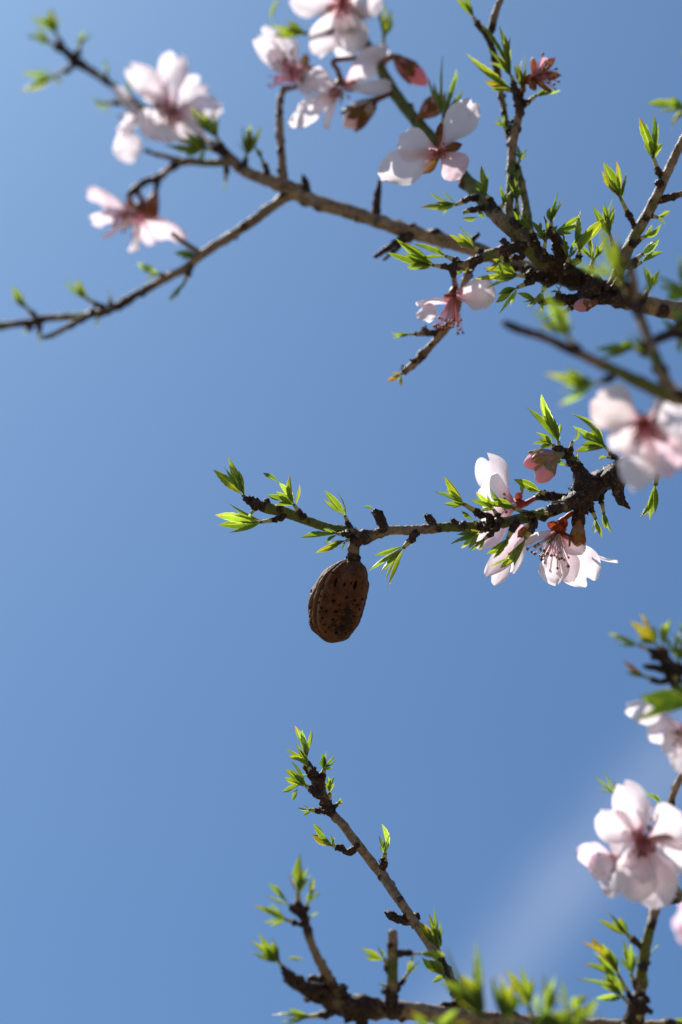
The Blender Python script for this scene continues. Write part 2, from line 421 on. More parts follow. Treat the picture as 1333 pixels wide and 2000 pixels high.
LS = [100]
def leaf_tint(rng):
    k = rng.random()
    if k > .93: return (1.8, 1.8, 3.0)  # silvery: pale undersides, and sun glints put into the tint
    if k < .60: s = rng.uniform(.8, 1.15); return (s, s, s)
    if k < .82: return (1.35, 1.15, .9)
    if k < .90: return (.72, .85, 1.0)
    return (1.5, .9, .8)
def shoot(branch, b, e, d, leaves, r=5.6, dark=.5, d_end=None, tint=None, pale=1.0, dens=1.0):
    """spur: dark scaly base, pale neck, a tuft of young leaves (tip px, py, width px[, tint])"""
    LS[0] += 1; rng = random.Random(LS[0] * 13)
    de = d if d_end is None else d_end
    (bx, by), (ex, ey) = b, e
    mx, my, md = bx + (ex - bx) * dark, by + (ey - by) * dark, d + (de - d) * dark
    jx, jy = rng.uniform(-.5, .5) * r, rng.uniform(-.5, .5) * r
    w = tube('leaf_shoot', branch, [
        (bx, by, d, r * 1.05, 0, .8), (bx + (mx - bx) * .33 + jx, by + (my - by) * .33 + jy, d, r * rng.uniform(.68, .9), 0, .9, 0), (bx + (mx - bx) * .72 - jx * .5, by + (my - by) * .72 - jy * .5, d, r * rng.uniform(1.0, 1.3), 0, 1, 0), (mx, my, md, r * .85, .2, .7, 0),
        (mx + (ex - mx) * .3, my + (ey - my) * .3, md, r * .72, .6, 0, pale), (ex, ey, de, r * .55, 1, 0, .3 * pale)], sides=10, flakes=1.3, density=1.2)
    axis = (P(ex, ey, de) - P(bx, by, d)).normalized()
    end = P(ex, ey, de); start = P(bx + (ex - bx) * .62, by + (ey - by) * .62, d)
    toc = CV(0, 0, 1)
    extra = []
    for lf in leaves:
        if len(lf) > 4 and lf[4] is not None: continue
        dx, dy = lf[0] - ex, lf[1] - ey
        for _ in range((math.hypot(dx, dy) > 24) + (math.hypot(dx, dy) > 48 and rng.random() < .7)):
            if rng.random() > dens: continue
            a_ = rng.choice((-1, 1)) * rng.uniform(.12, .42); k_ = rng.uniform(.5, .85)
            extra.append((ex + (dx * math.cos(a_) - dy * math.sin(a_)) * k_, ey + (dx * math.sin(a_) + dy * math.cos(a_)) * k_, lf[2] * rng.uniform(.55, .9)))
    for lf in list(leaves) + extra:
        tx, ty, wd = lf[:3]
        ln = math.hypot(tx - ex, ty - ey)
        dz = rng.uniform(-.32, .32) * ln * PX(de) * 100
        tip = P(tx, ty, de + dz)
        base = end + (start - end) * rng.uniform(0, .5)
        if len(lf) > 4 and lf[4] is not None: base = P(*lf[4], de)
        t = (tip - base).normalized()
        nin = axis - t * axis.dot(t)
        nin = nin.normalized() if nin.length > .15 else t.orthogonal().normalized()
        sgn = 1 if rng.random() < .6 else -1
        nrm = nin * rng.uniform(.35, .9) + toc * sgn * rng.uniform(.5, 1.0)
        if len(lf) > 5: nrm = CV(*lf[5])
        tn = lf[3] if len(lf) > 3 and lf[3] is not None else (tint or leaf_tint(rng))
        ln_w = (tip - base).length
        leaf(w, base, tip, wd * .96 * PX(de), nrm, fold=rng.uniform(.5, 1.2), bow=rng.uniform(.02, .22) * (1 if rng.random() < .8 else -1),
             seed=rng.randint(0, 9999), tint=tn)
    return w

def petal(parent, base, tip, width, normal, name='petal', material=None, cup=.22, bow=.12, notch=.05, claw=.14, seed=0, tint=(1, 1, 1), nu=14, nv=18, pointed=0.0, ripple=1.0):
    rng = random.Random(seed)
    ax = tip - base; L = ax.length; t0 = ax.normalized()
    n0 = normal - t0 * normal.dot(t0)
    n0 = n0.normalized() if n0.length > 1e-5 else t0.orthogonal().normalized()
    mid = base + ax * .52 - n0 * (bow * L) + t0.cross(n0) * rng.uniform(-.07, .07) * L
    V, F, UV = [], [], []
    ph = rng.uniform(0, 100); tw = rng.uniform(-.35, .35)
    for j in range(nv + 1):
        v = (j / nv) ** .88
        c = bez(base, mid, tip, v)
        tg = (bez(base, mid, tip, min(v + .02, 1)) - bez(base, mid, tip, max(v - .02, 0))).normalized()
        n = (n0 - tg * n0.dot(tg)).normalized(); sd = tg.cross(n)
        a = tw * (v - .2); n, sd = n * math.cos(a) + sd * math.sin(a), sd * math.cos(a) - n * math.sin(a)
        q = min(v / .62, 1); q = q * q * (3 - 2 * q)
        w = claw + (1 - claw) * q ** .8
        if v > .58: w *= 1 - (.62 + .34 * pointed) * ((v - .58) / .42) ** 2.3
        w *= width * .5
        for i in range(nu + 1):
            u = i / nu * 2 - 1
            dy = -(.03 * u * u * v ** 3 + notch * math.exp(-(u / .38) ** 2) * v ** 9) * L
            rp = noise.noise(Vector((u * 1.6 + ph, v * 3.2, ph))) * .16 + noise.noise(Vector((u * 3.6 + ph, v * 6, 3.3))) * .07
            z = (cup * u * u * (1 - .25 * v) + rp * ripple * (.25 + abs(u)) * v) * width
            V.append(c + sd * (u * w) + n * z + tg * dy); UV.append((i / nu, v))
    m = nu + 1
    for j in range(nv):
        for i in range(nu): F.append((j * m + i, j * m + i + 1, (j + 1) * m + i + 1, (j + 1) * m + i))
    o = mesh_obj(name, parent, base, V, F, material or M_PETAL, uvs=UV)
    o.color = (*tint, 1)
    return o

FS = [0]
def blossom(label, center, d, axis, stem, petals, sepals=(), stamens=24, st_len=46, st_spread=.55, st_tint=(1, 1, 1), tint=(1, 1, 1), calyx_tint=(1, 1, 1), group='open almond blossoms', stem_d=None, cup_r=11):
    """center px; axis: facing direction (right, up, to camera); stem: px of pedicel base; petals: (tip px, py, d offset cm, width px[, opts])"""
    FS[0] += 1; rng = random.Random(FS[0] * 31 + 5)
    C = P(center[0], center[1], d); A = CV(*axis).normalized(); px = PX(d)
    S = P(stem[0], stem[1], d if stem_d is None else stem_d)
    q, dist = nearest(S)
    S0 = S
    if q and dist < .05: S = q[0]
    root = thing('blossom', label, 'blossom', S, group)
    # pedicel and cup-shaped calyx
    ctrl = []
    back = C - A * 26 * px
    V, F, _ = tube_geo([(S, 5 * px, 0, 0, 0)] + ([(S0, 5 * px, 0, 0, 0)] if (S0 - S).length > 6 * px else []) + [(S0 + (back - S0) * .55, 5 * px, 0, 0, 0), (back, 6.5 * px, 0, 0, 0), (C - A * 14 * px, cup_r * px, 0, 0, 0), (C - A * 7 * px, cup_r * .9 * px, 0, 0, 0)],
                       sides=12, flakes=0, seed=FS[0], lump=.8)
    o = mesh_obj('calyx', root, S, V, F, M_CALYX); o.color = (*calyx_tint, 1)
    for s in sepals:
        tip = P(s[0], s[1], d + s[2]); t = (tip - C).normalized()
        petal(root, C - A * 7 * px + t * 5 * px, tip, s[3] * px, A + CV(0, 0, .4), name='sepal', material=M_SEPAL, cup=.3, bow=.12, notch=0, claw=.6, pointed=.7,
              seed=rng.randint(0, 9999), tint=s[4] if len(s) > 4 else (1, 1, 1), nu=6, nv=8)
    for k, p in enumerate(petals):
        tip = P(p[0], p[1], d + p[2]); o = p[4] if len(p) > 4 else {}
        b0 = P(*o['base'], d + o.get('bd', 0)) if 'base' in o else C
        t = (tip - b0).normalized()
        nrm = CV(*o['n']) if 'n' in o else A
        petal(root, b0 + t * 4 * px, tip, p[3] * px, nrm, cup=o.get('cup', rng.uniform(.12, .28)), bow=o.get('bow', rng.uniform(.05, .18)),
              notch=o.get('notch', rng.uniform(.02, .09)), seed=rng.randint(0, 9999), tint=o.get('tint', tint), pointed=o.get('pt', 0), claw=o.get('claw', .16), ripple=o.get('rip', 1.0))
    # stamens: fine filaments tipped with anthers, too small to pick apart
    if stamens:
        V, F, MI = [], [], []
        X = A.orthogonal().normalized(); Y = A.cross(X)
        for i in range(stamens):
            th = i * 2.399963 + rng.uniform(-.3, .3); sp = st_spread * rng.uniform(.15, 1.0)
            dv = (A + (X * math.cos(th) + Y * math.sin(th)) * math.tan(min(sp, 1.3))).normalized()
            L = st_len * px * rng.uniform(.65, 1.1)
            p0 = C + (X * math.cos(th) + Y * math.sin(th)) * 6 * px
            pm = p0 + dv * L * .5 + A * L * .08; p1 = p0 + dv * L + CV(0, -1, 0) * L * .06
            prev = None
            r = 1.15 * px
            for (c, rr) in ((p0, r * 1.3), (pm, r), (p1, r * .8)):
                o0 = len(V)
                a1 = dv.orthogonal().normalized(); a2 = dv.cross(a1)
                for k in range(4): V.append(c + (a1 * math.cos(k * math.pi / 2) + a2 * math.sin(k * math.pi / 2)) * rr)
                if prev is not None:
                    for k in range(4): F.append((prev + k, prev + (k + 1) % 4, o0 + (k + 1) % 4, o0 + k)); MI.append(0)
                prev = o0
            o0 = len(V); ra = rng.uniform(2.8, 4.2) * px
            for vv in ((1, 0, 0), (-1, 0, 0), (0, 1, 0), (0, -1, 0), (0, 0, 1.3), (0, 0, -1.3)): V.append(p1 + Vector(vv) * ra)
            for f in ((0, 2, 4), (2, 1, 4), (1, 3, 4), (3, 0, 4), (2, 0, 5), (1, 2, 5), (3, 1, 5), (0, 3, 5)): F.append(tuple(o0 + q for q in f)); MI.append(1)
        o = mesh_obj('stamens', root, C, V, F, [M_FIL, M_ANTHER], midx=MI); o['kind'] = 'stuff'; o.color = (*st_tint, 1)
    return root

def bud(label, b, t, d, width, pink=(1, .62, .70), stem=None, group='closed flower buds', sep=5, sep_tint=(1, 1, 1), sep_len=.55, td=0.0, green=False):
    FS[0] += 1; rng = random.Random(FS[0] * 17)
    B, T = P(b[0], b[1], d), P(t[0], t[1], d + td); px = PX(d)
    S = P(*(stem or b), d)
    q, dist = nearest(S)
    if q and dist < .05: S = q[0]
    root = thing('flower_bud', label, 'flower bud', S, group)
    ax = (T - B); L = ax.length; A = ax.normalized(); X = (CV(0, 0, 1) - A * CV(0, 0, 1).dot(A)).normalized(); Y = A.cross(X)
    W = width * px * .5
    # calyx tube
    V, F, _ = tube_geo([(S - A * 3 * px, 5 * px, 0, 0, 0), (B - A * 2 * px, 6 * px, 0, 0, 0), (B + A * L * .12, W * .62, 0, 0, 0), (B + A * L * .30, W * .86, 0, 0, 0)], sides=12, flakes=0, lump=.8)
    o = mesh_obj('calyx', root, S, V, F, M_SEPALG if green else M_CALYX); o.color = (*sep_tint, 1)
    # closed petals, wrapped over each other in a spiral
    V, F, UV = [], [], []
    nu, nv = 30, 16
    for j in range(nv + 1):
        v = j / nv
        rr = W * (math.sin(math.pi * min(.18 + .82 * v, 1)) ** .62 if v < 1 else 0)
        for i in range(nu):
            th = 2 * math.pi * i / nu
            f = ((th / (2 * math.pi) * 4 + v * 1.1) % 1)
            step = 1 + .13 * (f - .5) * min(1, v * 2.2)
            V.append(B + A * L * (.15 + .85 * v) + (X * math.cos(th) + Y * math.sin(th)) * rr * step); UV.append((f, .35 + .5 * v))
    for j in range(nv):
        for i in range(nu):
            i2 = (i + 1) % nu; F.append((j * nu + i, j * nu + i2, (j + 1) * nu + i2, (j + 1) * nu + i))
    o = mesh_obj('closed_petals', root, B, V, F, M_PETAL, uvs=UV); o.color = (*pink, 1)
    for k in range(sep):
        th = 2 * math.pi * (k + .25) / sep
        dv = X * math.cos(th) + Y * math.sin(th)
        petal(root, B + A * L * .16 + dv * W * .72, B + A * L * (sep_len + rng.uniform(-.06, .08)) + dv * W * 1.12, W * 1.25, -dv, name='sepal', material=M_SEPALG if green else M_SEPAL, cup=.28, bow=.14,
              notch=0, claw=.8, pointed=.7, seed=k, tint=sep_tint, nu=6, nv=8, ripple=.4)
    return root

def spurs(br, n, seed, rmin=.0012):
    """short knobbly bud spurs scattered over the wood of a branch"""
    rng = random.Random(seed); cand = [c for c in WOOD[br] if c[1] > rmin]
    for _ in range(n):
        i = rng.randrange(len(cand) - 1); p, r = cand[i]; t = (cand[i + 1][0] - p)
        if t.length < 1e-6 or t.length > .03: continue
        t.normalize(); a = rng.uniform(0, 2 * math.pi); x = t.orthogonal().normalized(); y = t.cross(x)
        dv = (x * math.cos(a) + y * math.sin(a) + t * rng.uniform(-.4, .9)).normalized()
        L_ = r + rng.uniform(.0012, .0042); w = rng.uniform(.0009, .0015)
        SEED[0] += 1
        V, F, A = tube_geo([(p, w, 0, .8, 0), (p + dv * (r + (L_ - r) * .4), w * .9, 0, .9, 0), (p + dv * (r + (L_ - r) * .75), w * 1.2, 0, 1, 0), (p + dv * L_, w * .6, 0, 1, 0)], 9, 1.5, 1.2, SEED[0], 1.0)
        mesh_obj('bud_spur', br, p, V, F, M_BARK, attrs={'green': A[0], 'rough': A[1], 'pale': A[2]})

def branch(label, base, d, group=None):
    return thing('almond_branch', label, 'branch', P(base[0], base[1], d), group)

# ================================================================== setting
gm = bpy.data.meshes.new('ground'); R_ = 1500
gm.from_pydata([(-R_, -R_, 0), (R_, -R_, 0), (R_, R_, 0), (-R_, R_, 0)], [], [(0, 1, 2, 3)]); gm.materials.append(ground_material())
go = bpy.data.objects.new('ground', gm); COL.objects.link(go); go['kind'] = 'structure'

# ================================================================== upper bough (behind the focus plane)
U = branch('thick grey bough crossing the top with forked knobbly twigs and green shoots', (1480, 650), 5)
def T(br, *pts, **kw): return tube('twig', br, pts, **kw)
tube('stem', U, [(2500, 1050, 12, 44, 0, .2), (2000, 830, 8, 34, 0, .2), (1700, 720, 6, 27, 0, .2), (1480, 652, 5, 22, 0, .2), (1333, 612, 4, 19, 0, .12), (1250, 592, 3.5, 18, 0, .25), (1190, 572, 3, 20, 0, .9), (1130, 545, 3, 20, 0, 1), (1080, 538, 3.5, 15, .1, .8),
     (1010, 515, 4.5, 14, 0, .1), (920, 485, 5, 14, 0, .05), (830, 460, 6, 14, 0, .05), (770, 443, 6.5, 14, 0, .25), (730, 430, 7, 14, 0, .05), (640, 400, 7.5, 14, 0, .05), (590, 382, 8, 14, 0, .1),
     (545, 360, 8, 14, 0, .35), (480, 335, 9, 11, .2, .35), (440, 300, 10, 10, .3, .5), (400, 272, 12, 7, .5, .1), (330, 238, 14, 7, .6, 0), (270, 205, 14.5, 7, .6, 0), (215, 163, 14.8, 7, .6, .1),
     (180, 140, 14.5, 7, .3, .5), (150, 120, 15, 10, 0, 1), (125, 98, 15, 8, 0, 1), (114, 84, 15, 5, .5, .3)], sides=18)
T(U, (445, 316, 9.8, 9, .5, .2), (400, 318, 10.5, 7, .6, .1), (365, 315, 11, 8, .2, .4), (335, 328, 11.5, 7, .1, .3), (308, 348, 12, 8, 0, .6), (285, 355, 12, 7, 0, .9), (268, 368, 12, 8, 0, 1), (250, 382, 12, 6, 0, .9))
T(U, (370, 317, 11, 6, 0, .3), (320, 305, 11.5, 5, 0, .4), (283, 294, 12, 4, 0, .5))
T(U, (309, 348, 12, 6, 0, .8), (304, 375, 12, 5, 0, .6))
T(U, (580, 376, 8, 11, 0, .2), (545, 393, 8, 10, .1, .3), (500, 427, 8, 10, .2, .5), (460, 455, 8.5, 9, .3, .4), (420, 480, 9, 9, .25, .35), (388, 502, 9, 9, .35, .2), (360, 525, 9.5, 8, .2, .4), (320, 546, 10, 8, 0, .4),
  (270, 573, 10.5, 8, 0, .7), (240, 592, 11, 9, 0, .9), (205, 608, 11, 8, .4, .4), (150, 618, 11.5, 7, .6, .1), (95, 621, 12, 7, .2, .5), (72, 628, 12, 9, 0, .9), (37, 632, 12, 7, .1, .6), (0, 637, 12, 8, .6, .1), (-70, 650, 12.5, 7, .6, .1))
T(U, (175, 616, 11, 6, .2, .6), (140, 634, 11, 6, 0, .6), (105, 653, 11, 5, .6, .1), (82, 660, 11, 4, .6, .2))
T(U, (392, 495, 9, 6, .1, .5), (362, 475, 9, 5, 0, .3), (335, 456, 9, 4, .7, .1))
T(U, (555, 365, 8, 10, 0, .4), (551, 310, 8, 8, .2, .4), (547, 250, 8.5, 8, .1, .4), (547, 200, 9, 7, 0, .3), (556, 172, 9, 5, 0, .6))
T(U, (601, 378, 8, 8, 0, .9), (597, 360, 8, 7, 0, .9), (592, 342, 8, 4, 0, 1))
T(U, (733, 425, 7, 10, 0, .4), (736, 392, 7, 8, 0, .8), (742, 352, 7, 4, 0, .8))
T(U, (800, 465, 6, 9, 0, .6), (772, 477, 6, 7, 0, .9), (732, 502, 6, 5, 0, .9))
T(U, (785, 470, 6, 6, 0, .9), (776, 486, 6, 4, 0, .9), (749, 507, 6, 3, 0, .9))
T(U, (915, 478, 5, 6, 0, .9), (936, 456, 5, 4, 0, .9))
# green diagonal limb and its twigs
T(U, (1130, 552, 3, 20, 0, 1), (1090, 530, 2.6, 19, .3, .85), (1050, 500, 2.3, 17, .7, .25), (1010, 457, 2.3, 16, .5, .5), (975, 425, 2.6, 15, .5, .4), (940, 385, 3.8, 14, .7, .1), (905, 345, 5, 13, .6, .4), (860, 290, 6, 12, .7, .1),
  (810, 232, 7, 12, .8, .05), (770, 180, 8, 12, .8, 0), (740, 130, 9, 11, .8, .1), (715, 85, 10, 10, .8, 0), (690, 40, 11, 10, .7, 0), (665, -60, 12, 10, .7, 0), sides=16)
T(U, (1045, 478, 2.2, 12, .3, .7), (1000, 485, 2, 11, .2, .8), (960, 497, 2, 10, .6, .3), (930, 508, 2, 10, .2, .8), (905, 518, 2, 8, .5, .3), (885, 523, 2, 9, 0, 1), (887, 540, 2, 6, 0, .8))
T(U, (1012, 470, 2.5, 11, .4, .5), (995, 420, 3, 9, .5, .1), (998, 350, 3.5, 9, .6, .05), (1001, 295, 4, 9, .2, .4), (1008, 250, 4, 8, 0, .1), (1016, 220, 4, 9, 0, .6), (1014, 200, 4, 9, 0, .9), (1008, 175, 4, 7, 0, .8))
T(U, (1037, 470, 2.8, 11, .3, .6), (1030, 430, 3, 10, .5, .2), (1024, 385, 3.5, 8, .6, .05), (1010, 325, 4, 7, .6, .05))
T(U, (1000, 288, 4.2, 6, .6, .1), (990, 245, 4.5, 6, .6, .3), (980, 190, 5, 6, .5, .1), (968, 120, 5, 7, 0, .7), (955, 78, 5, 6, 0, .6), (930, 45, 5, 5, 0, .6))
T(U, (958, 62, 5, 7, 0, .9), (966, 35, 5, 8, 0, .4), (975, 8, 5, 6, .1, .1), (992, -30, 5, 6, .4, .1))
T(U, (1118, 545, 2.6, 18, 0, 1), (1097, 505, 2.4, 16, 0, 1), (1088, 468, 2.3, 10, 0, 1), (1065, 455, 2.2, 9, 0, 1))
T(U, (1090, 500, 2.3, 8, 0, 1), (1102, 478, 2.3, 6, 0, 1))
T(U, (1240, 588, 2.5, 12, 0, 1), (1185, 582, 2.3, 12, 0, 1), (1130, 586, 2.3, 12, 0, 1), (1085, 586, 2.3, 11, 0, 1))
T(U, (1160, 550, 2, 18, 0, 1), (1148, 572, 1.8, 15, 0, 1), (1142, 588, 1.8, 12, 0, .9))
T(U, (1080, 545, 2.5, 14, 0, 1), (1050, 540, 2.3, 10, 0, 1), (1030, 541, 2.3, 8, 0, .9))
T(U, (1190, 575, 2.6, 13, .3, .6), (1215, 512, 2.2, 11, .5, .15), (1240, 460, 2, 11, .5, .15), (1275, 400, 2, 10, .4, .1), (1300, 345, 2, 9, .4, .1), (1333, 278, 2, 8, .3, .05), (1390, 170, 2, 8, .3, 0), sides=14)
T(U, (1283, 393, 2, 7, 0, .9), (1308, 386, 2, 7, 0, .7), (1350, 372, 2, 6, .3, .1))
T(U, (925, 512, 2.6, 8, .2, .7), (905, 560, 4.2, 7, .3, .3), (888, 618, 4.2, 7, .2, .6), (868, 645, 4, 8, .4, .3), (845, 672, 4, 7, .4, .3), (822, 698, 4, 8, 0, .6), (800, 718, 4, 7, 0, .1, .3), (788, 728, 4, 6, 0, .6))
T(U, (862, 648, 4, 6, 0, .9), (840, 650, 4, 6, 0, .8), (815, 652, 4, 5, .2, .1, .5))
shoot(U, (795, 722), (784, 731), 4, [(757, 745, 12, (1.6, .75, .7)), (783, 755, 9, (1.5, .8, .7)), (766, 728, 6, (1.5, .8, .7))], r=5)
shoot(U, (820, 652), (800, 653), 4, [(764, 648, 10), (768, 660, 9)], r=4)
for a in [
    ((125, 96), (108, 62), 15, [(60, 30, 14), (100, 14, 22, (1.6, 1.3, .9)), (112, 30, 12)]), ((118, 95), (98, 83), 15, [(50, 70, 14), (68, 52, 12)]),
    ((150, 110), (158, 85), 15, [(180, 66, 12), (165, 60, 12), (150, 76, 10)]), ((148, 128), (105, 150), 15, [(42, 180, 24), (40, 140, 16), (125, 164, 8)]),
    ((205, 157), (207, 142), 14, [(205, 112, 12), (216, 130, 8)]), ((258, 200), (253, 182), 13.5, [(250, 153, 10)]), ((240, 200), (205, 201), 14, [(178, 190, 10), (188, 210, 12), (210, 224, 8)]),
    ((436, 292), (424, 268), 9, [(368, 203, 22), (415, 213, 12), (402, 238, 10)]), ((432, 294), (402, 290), 9, [(322, 284, 24), (360, 256, 16), (352, 296, 18), (372, 272, 20, (1.7, 1.4, .8)), (385, 314, 14)]),
    ((478, 318), (482, 303), 9, [(512, 243, 22), (490, 241, 18), (474, 242, 5)]), ((522, 332), (512, 312), 8, [(499, 284, 9), (509, 290, 8)]), ((443, 325), (441, 352), 10, [(441, 374, 7)]),
    ((397, 500), (385, 497), 9, [(340, 494, 16), (354, 508, 14)]), ((372, 525), (361, 551), 9, [(330, 592, 12), (337, 574, 10), (350, 561, 12)]), ((327, 543), (308, 534), 10, [(268, 514, 16), (284, 546, 11)]),
    ((217, 602), (215, 582), 11, [(214, 558, 6)]), ((205, 603), (168, 582), 11, [(122, 549, 12), (151, 543, 12), (149, 565, 14)]), ((198, 612), (191, 621), 11, [(192, 637, 9), (179, 612, 8)]),
    ((75, 624), (50, 598), 12, [(24, 558, 20), (31, 585, 14), (22, 577, 12)]), ((60, 634), (52, 646), 12, [(44, 655, 8)]), ((78, 636), (77, 656), 12, [(80, 674, 8)]), ((8, 638), (-2, 640), 12, [(-22, 655, 14)]),
    ((880, 522), (845, 518), 2, [(755, 493, 24), (772, 465, 22), (792, 511, 14)]), ((902, 514), (870, 500), 2, [(804, 475, 18), (850, 479, 7)]), ((948, 495), (924, 483), 2.2, [(877, 458, 18), (900, 483, 10), (897, 442, 6)]),
    ((1020, 500), (985, 512), 2.5, [(960, 505, 10)]), ((930, 515), (905, 527), 2, [(888, 536, 10), (912, 530, 9)]),
    ((918, 388), (890, 400), 3, [(821, 405, 22), (837, 371, 12), (864, 421, 9), (912, 393, 10)]), ((930, 408), (905, 415), 2.8, [(903, 427, 16, None, (935, 424)), (945, 428, 14, None, (935, 405))]),
    ((962, 395), (950, 380), 2.8, [(940, 322, 16), (928, 350, 14), (965, 402, 10)]),
    ((862, 275), (867, 225), 5.5, [(866, 107, 16), (897, 140, 20), (847, 159, 11), (870, 178, 14)]),
    ((748, 128), (750, 68), 9.5, [(742, 16, 12), (766, 14, 14), (752, 2, 12)]), ((690, 60), (592, 66), 10, [(524, 48, 22), (560, 54, 18), (548, -4, 14, (1.5, 1.3, .9), (532, 46))]),
    ((938, 52), (925, 33), 5, [(890, -8, 18), (905, 2, 12)]), ((1012, 200), (1002, 172), 4, [(911, 104, 26), (945, 158, 18)]), ((1006, 172), (999, 148), 4, [(936, 42, 18), (975, 50, 22), (951, 92, 14), (985, 132, 12)]),
    ((1018, 195), (1018, 170), 4, [(1020, 116, 17), (1025, 104, 7), (1012, 125, 14), (1008, 140, 10)]), ((1020, 208), (1048, 186), 4, [(1096, 176, 12), (1075, 180, 10)]),
    ((1010, 425), (1010, 392), 3, [(1020, 325, 17), (1002, 340, 12), (1029, 350, 10), (1005, 366, 14)]),
    ((1045, 465), (1036, 447), 2, [(1012, 432, 6), (1021, 424, 6), (1030, 438, 5)]), ((1076, 458), (1077, 432), 2, [(1076, 404, 20, (1.5, 1.3, .9)), (1084, 384, 11), (1091, 370, 8), (1098, 395, 8)]),
    ((1058, 460), (1057, 450), 2, [(1056, 434, 9)]), ((1072, 455), (1085, 452), 1.5, [(1138, 420, 16), (1118, 455, 9)]),
    ((1130, 508), (1132, 490), 1, [(1135, 410, 24, (1.4, 1.25, .9)), (1180, 428, 30), (1124, 440, 16)]), ((1207, 505), (1190, 455), 1.5, [(1158, 401, 16), (1180, 396, 14), (1198, 400, 14), (1199, 384, 8), (1185, 420, 18)]),
    ((1050, 542), (1005, 537), 2.2, [(946, 524, 18), (969, 507, 16), (926, 544, 14), (975, 553, 10)]), ((1042, 548), (1010, 562), 2, [(968, 591, 22), (974, 613, 15)]), ((1060, 590), (1050, 588), 2, [(1010, 572, 13), (1020, 590, 9)]),
    ((1130, 592), (1100, 611), 2, [(1056, 628, 5), (1066, 639, 6), (1079, 634, 6)]), ((1092, 578), (1092, 568), 2, [(1084, 557, 5), (1097, 556, 6), (1075, 570, 8)]),
    ((1293, 352), (1275, 305), 2, [(1249, 229, 26), (1277, 221, 16), (1294, 280, 14), (1264, 268, 22)]), ((1240, 442), (1212, 386), 2, [(1179, 317, 28), (1204, 314, 15), (1178, 351, 12), (1211, 330, 12)]),
    ((1238, 476), (1262, 461), 2, [(1292, 436, 18)]), ((1230, 516), (1256, 496), 2, [(1288, 466, 16), (1277, 488, 6)]), ((1232, 522), (1254, 512), 2, [(1296, 492, 15)]),
]:
    shoot(U, *a, r=6.0)
for a in [   # more tufts crowding the knotted fork
    ((1020, 470), (1016, 448), 2.2, [(1000, 408, 12), (1030, 402, 13), (1012, 398, 10)]), ((1060, 505), (1066, 470), 1.6, [(1040, 432, 14), (1062, 420, 12), (1090, 440, 12)]), ((1150, 540), (1160, 505), 1.8, [(1150, 450, 18), (1185, 462, 16), (1128, 470, 14)]),
    ((1105, 530), (1112, 500), 1.5, [(1100, 455, 14), (1128, 460, 14)]), ((1200, 560), (1212, 535), 1.8, [(1196, 488, 16), (1236, 500, 14)]), ((990, 487), (975, 512), 1.8, [(950, 532, 12), (985, 540, 10)]), ((1070, 550), (1060, 570), 1.8, [(1030, 600, 14), (1058, 612, 12)]),
    ((1265, 420), (1285, 425), 2, [(1310, 412, 13), (1300, 440, 11)]), ((1255, 590), (1270, 560), 3, [(1258, 520, 16), (1292, 525, 15)]), ((968, 415), (985, 398), 2.5, [(978, 362, 13), (1000, 372, 10)]), ((1005, 330), (1016, 312), 3.8, [(1012, 285, 10), (1030, 290, 11)]), ((995, 260), (985, 248), 4.3, [(968, 228, 9), (985, 222, 9)]),
]:
    shoot(U, *a, r=5.5)
spurs(U, 46, 11)
# ------------------------------------------------------------------ blossoms and buds of the upper bough
CAMF = (0, -.1, 1)
blossom('white blossom with wide open petals, left of the leaf tuft on the bough end', (338, 218), 12.2, (-.1, -.25, .9), (400, 275),
        [(250, 126, 1.0, 56, {'rip': 2}), (352, 108, 1.5, 64, {'cup': .38, 'rip': 1.8}), (437, 208, .2, 64, {'cup': .38, 'rip': 1.8}), (285, 274, -1.2, 92), (398, 268, -1, 84), (395, 160, 1.8, 60, {'cup': .4, 'rip': 2}), (300, 165, 1.2, 60, {'cup': .4, 'rip': 2})], [(300, 205, 1, 26), (375, 225, 1, 26)], stamens=26, st_tint=(1, .85, .8))
blossom('blossom seen from the side, one long petal hanging straight down, far left', (282, 226), 13.0, (-.9, -.2, .3), (310, 228),
        [(218, 168, .5, 46), (257, 322, -.2, 62, {'base': (250, 235), 'cup': .3, 'n': (-.4, 0, .9)}), (232, 262, -1.2, 60)], [(300, 240, -.5, 24, (1.6, .8, .8))], stamens=14)
blossom('pale pink nodding blossom hanging under the dark twig at far left', (265, 412), 12, (-.55, -.6, .5), (268, 372),
        [(172, 370, .6, 58, {'rip': 1.8}), (178, 432, -.6, 50, {'rip': 1.8}), (205, 468, -1.2, 44), (262, 494, -1.2, 66), (303, 478, .8, 46), (368, 462, .8, 76, {'cup': .3})], [(296, 415, .5, 24), (250, 385, .6, 24)], tint=(1, .90, .92), stamens=24, st_tint=(1, .75, .75))
blossom('big white blossom cut off by the top edge, centre pink', (668, 6), 10, CAMF, (700, 60),
        [(618, 112, -.6, 62), (700, 108, -.6, 70, {'rip': .6}), (566, -6, .3, 76), (748, -4, .3, 70), (662, -95, .5, 76), (676, 122, 1.2, 46)], [(625, 50, 1, 24), (720, 35, 1, 24)], stamens=30, st_tint=(1, .35, .4), st_spread=.7)
blossom('ragged white blossom with pink stamens above the grey upright twig', (582, 152), 9.5, (-.55, .25, .6), (556, 175),
        [(500, 72, .5, 44), (514, 50, 1, 34), (530, 132, -1.0, 56, {'rip': 2}), (520, 100, -.3, 40, {'rip': 2.2, 'cup': .4}), (606, 190, -.4, 44, {'base': (590, 120)}), (560, 70, 1.5, 40)], [(612, 130, .5, 30, (1.2, .8, .8)), (598, 105, .7, 24)], stamens=34, st_tint=(1, .5, .62), st_len=56, st_spread=.9)
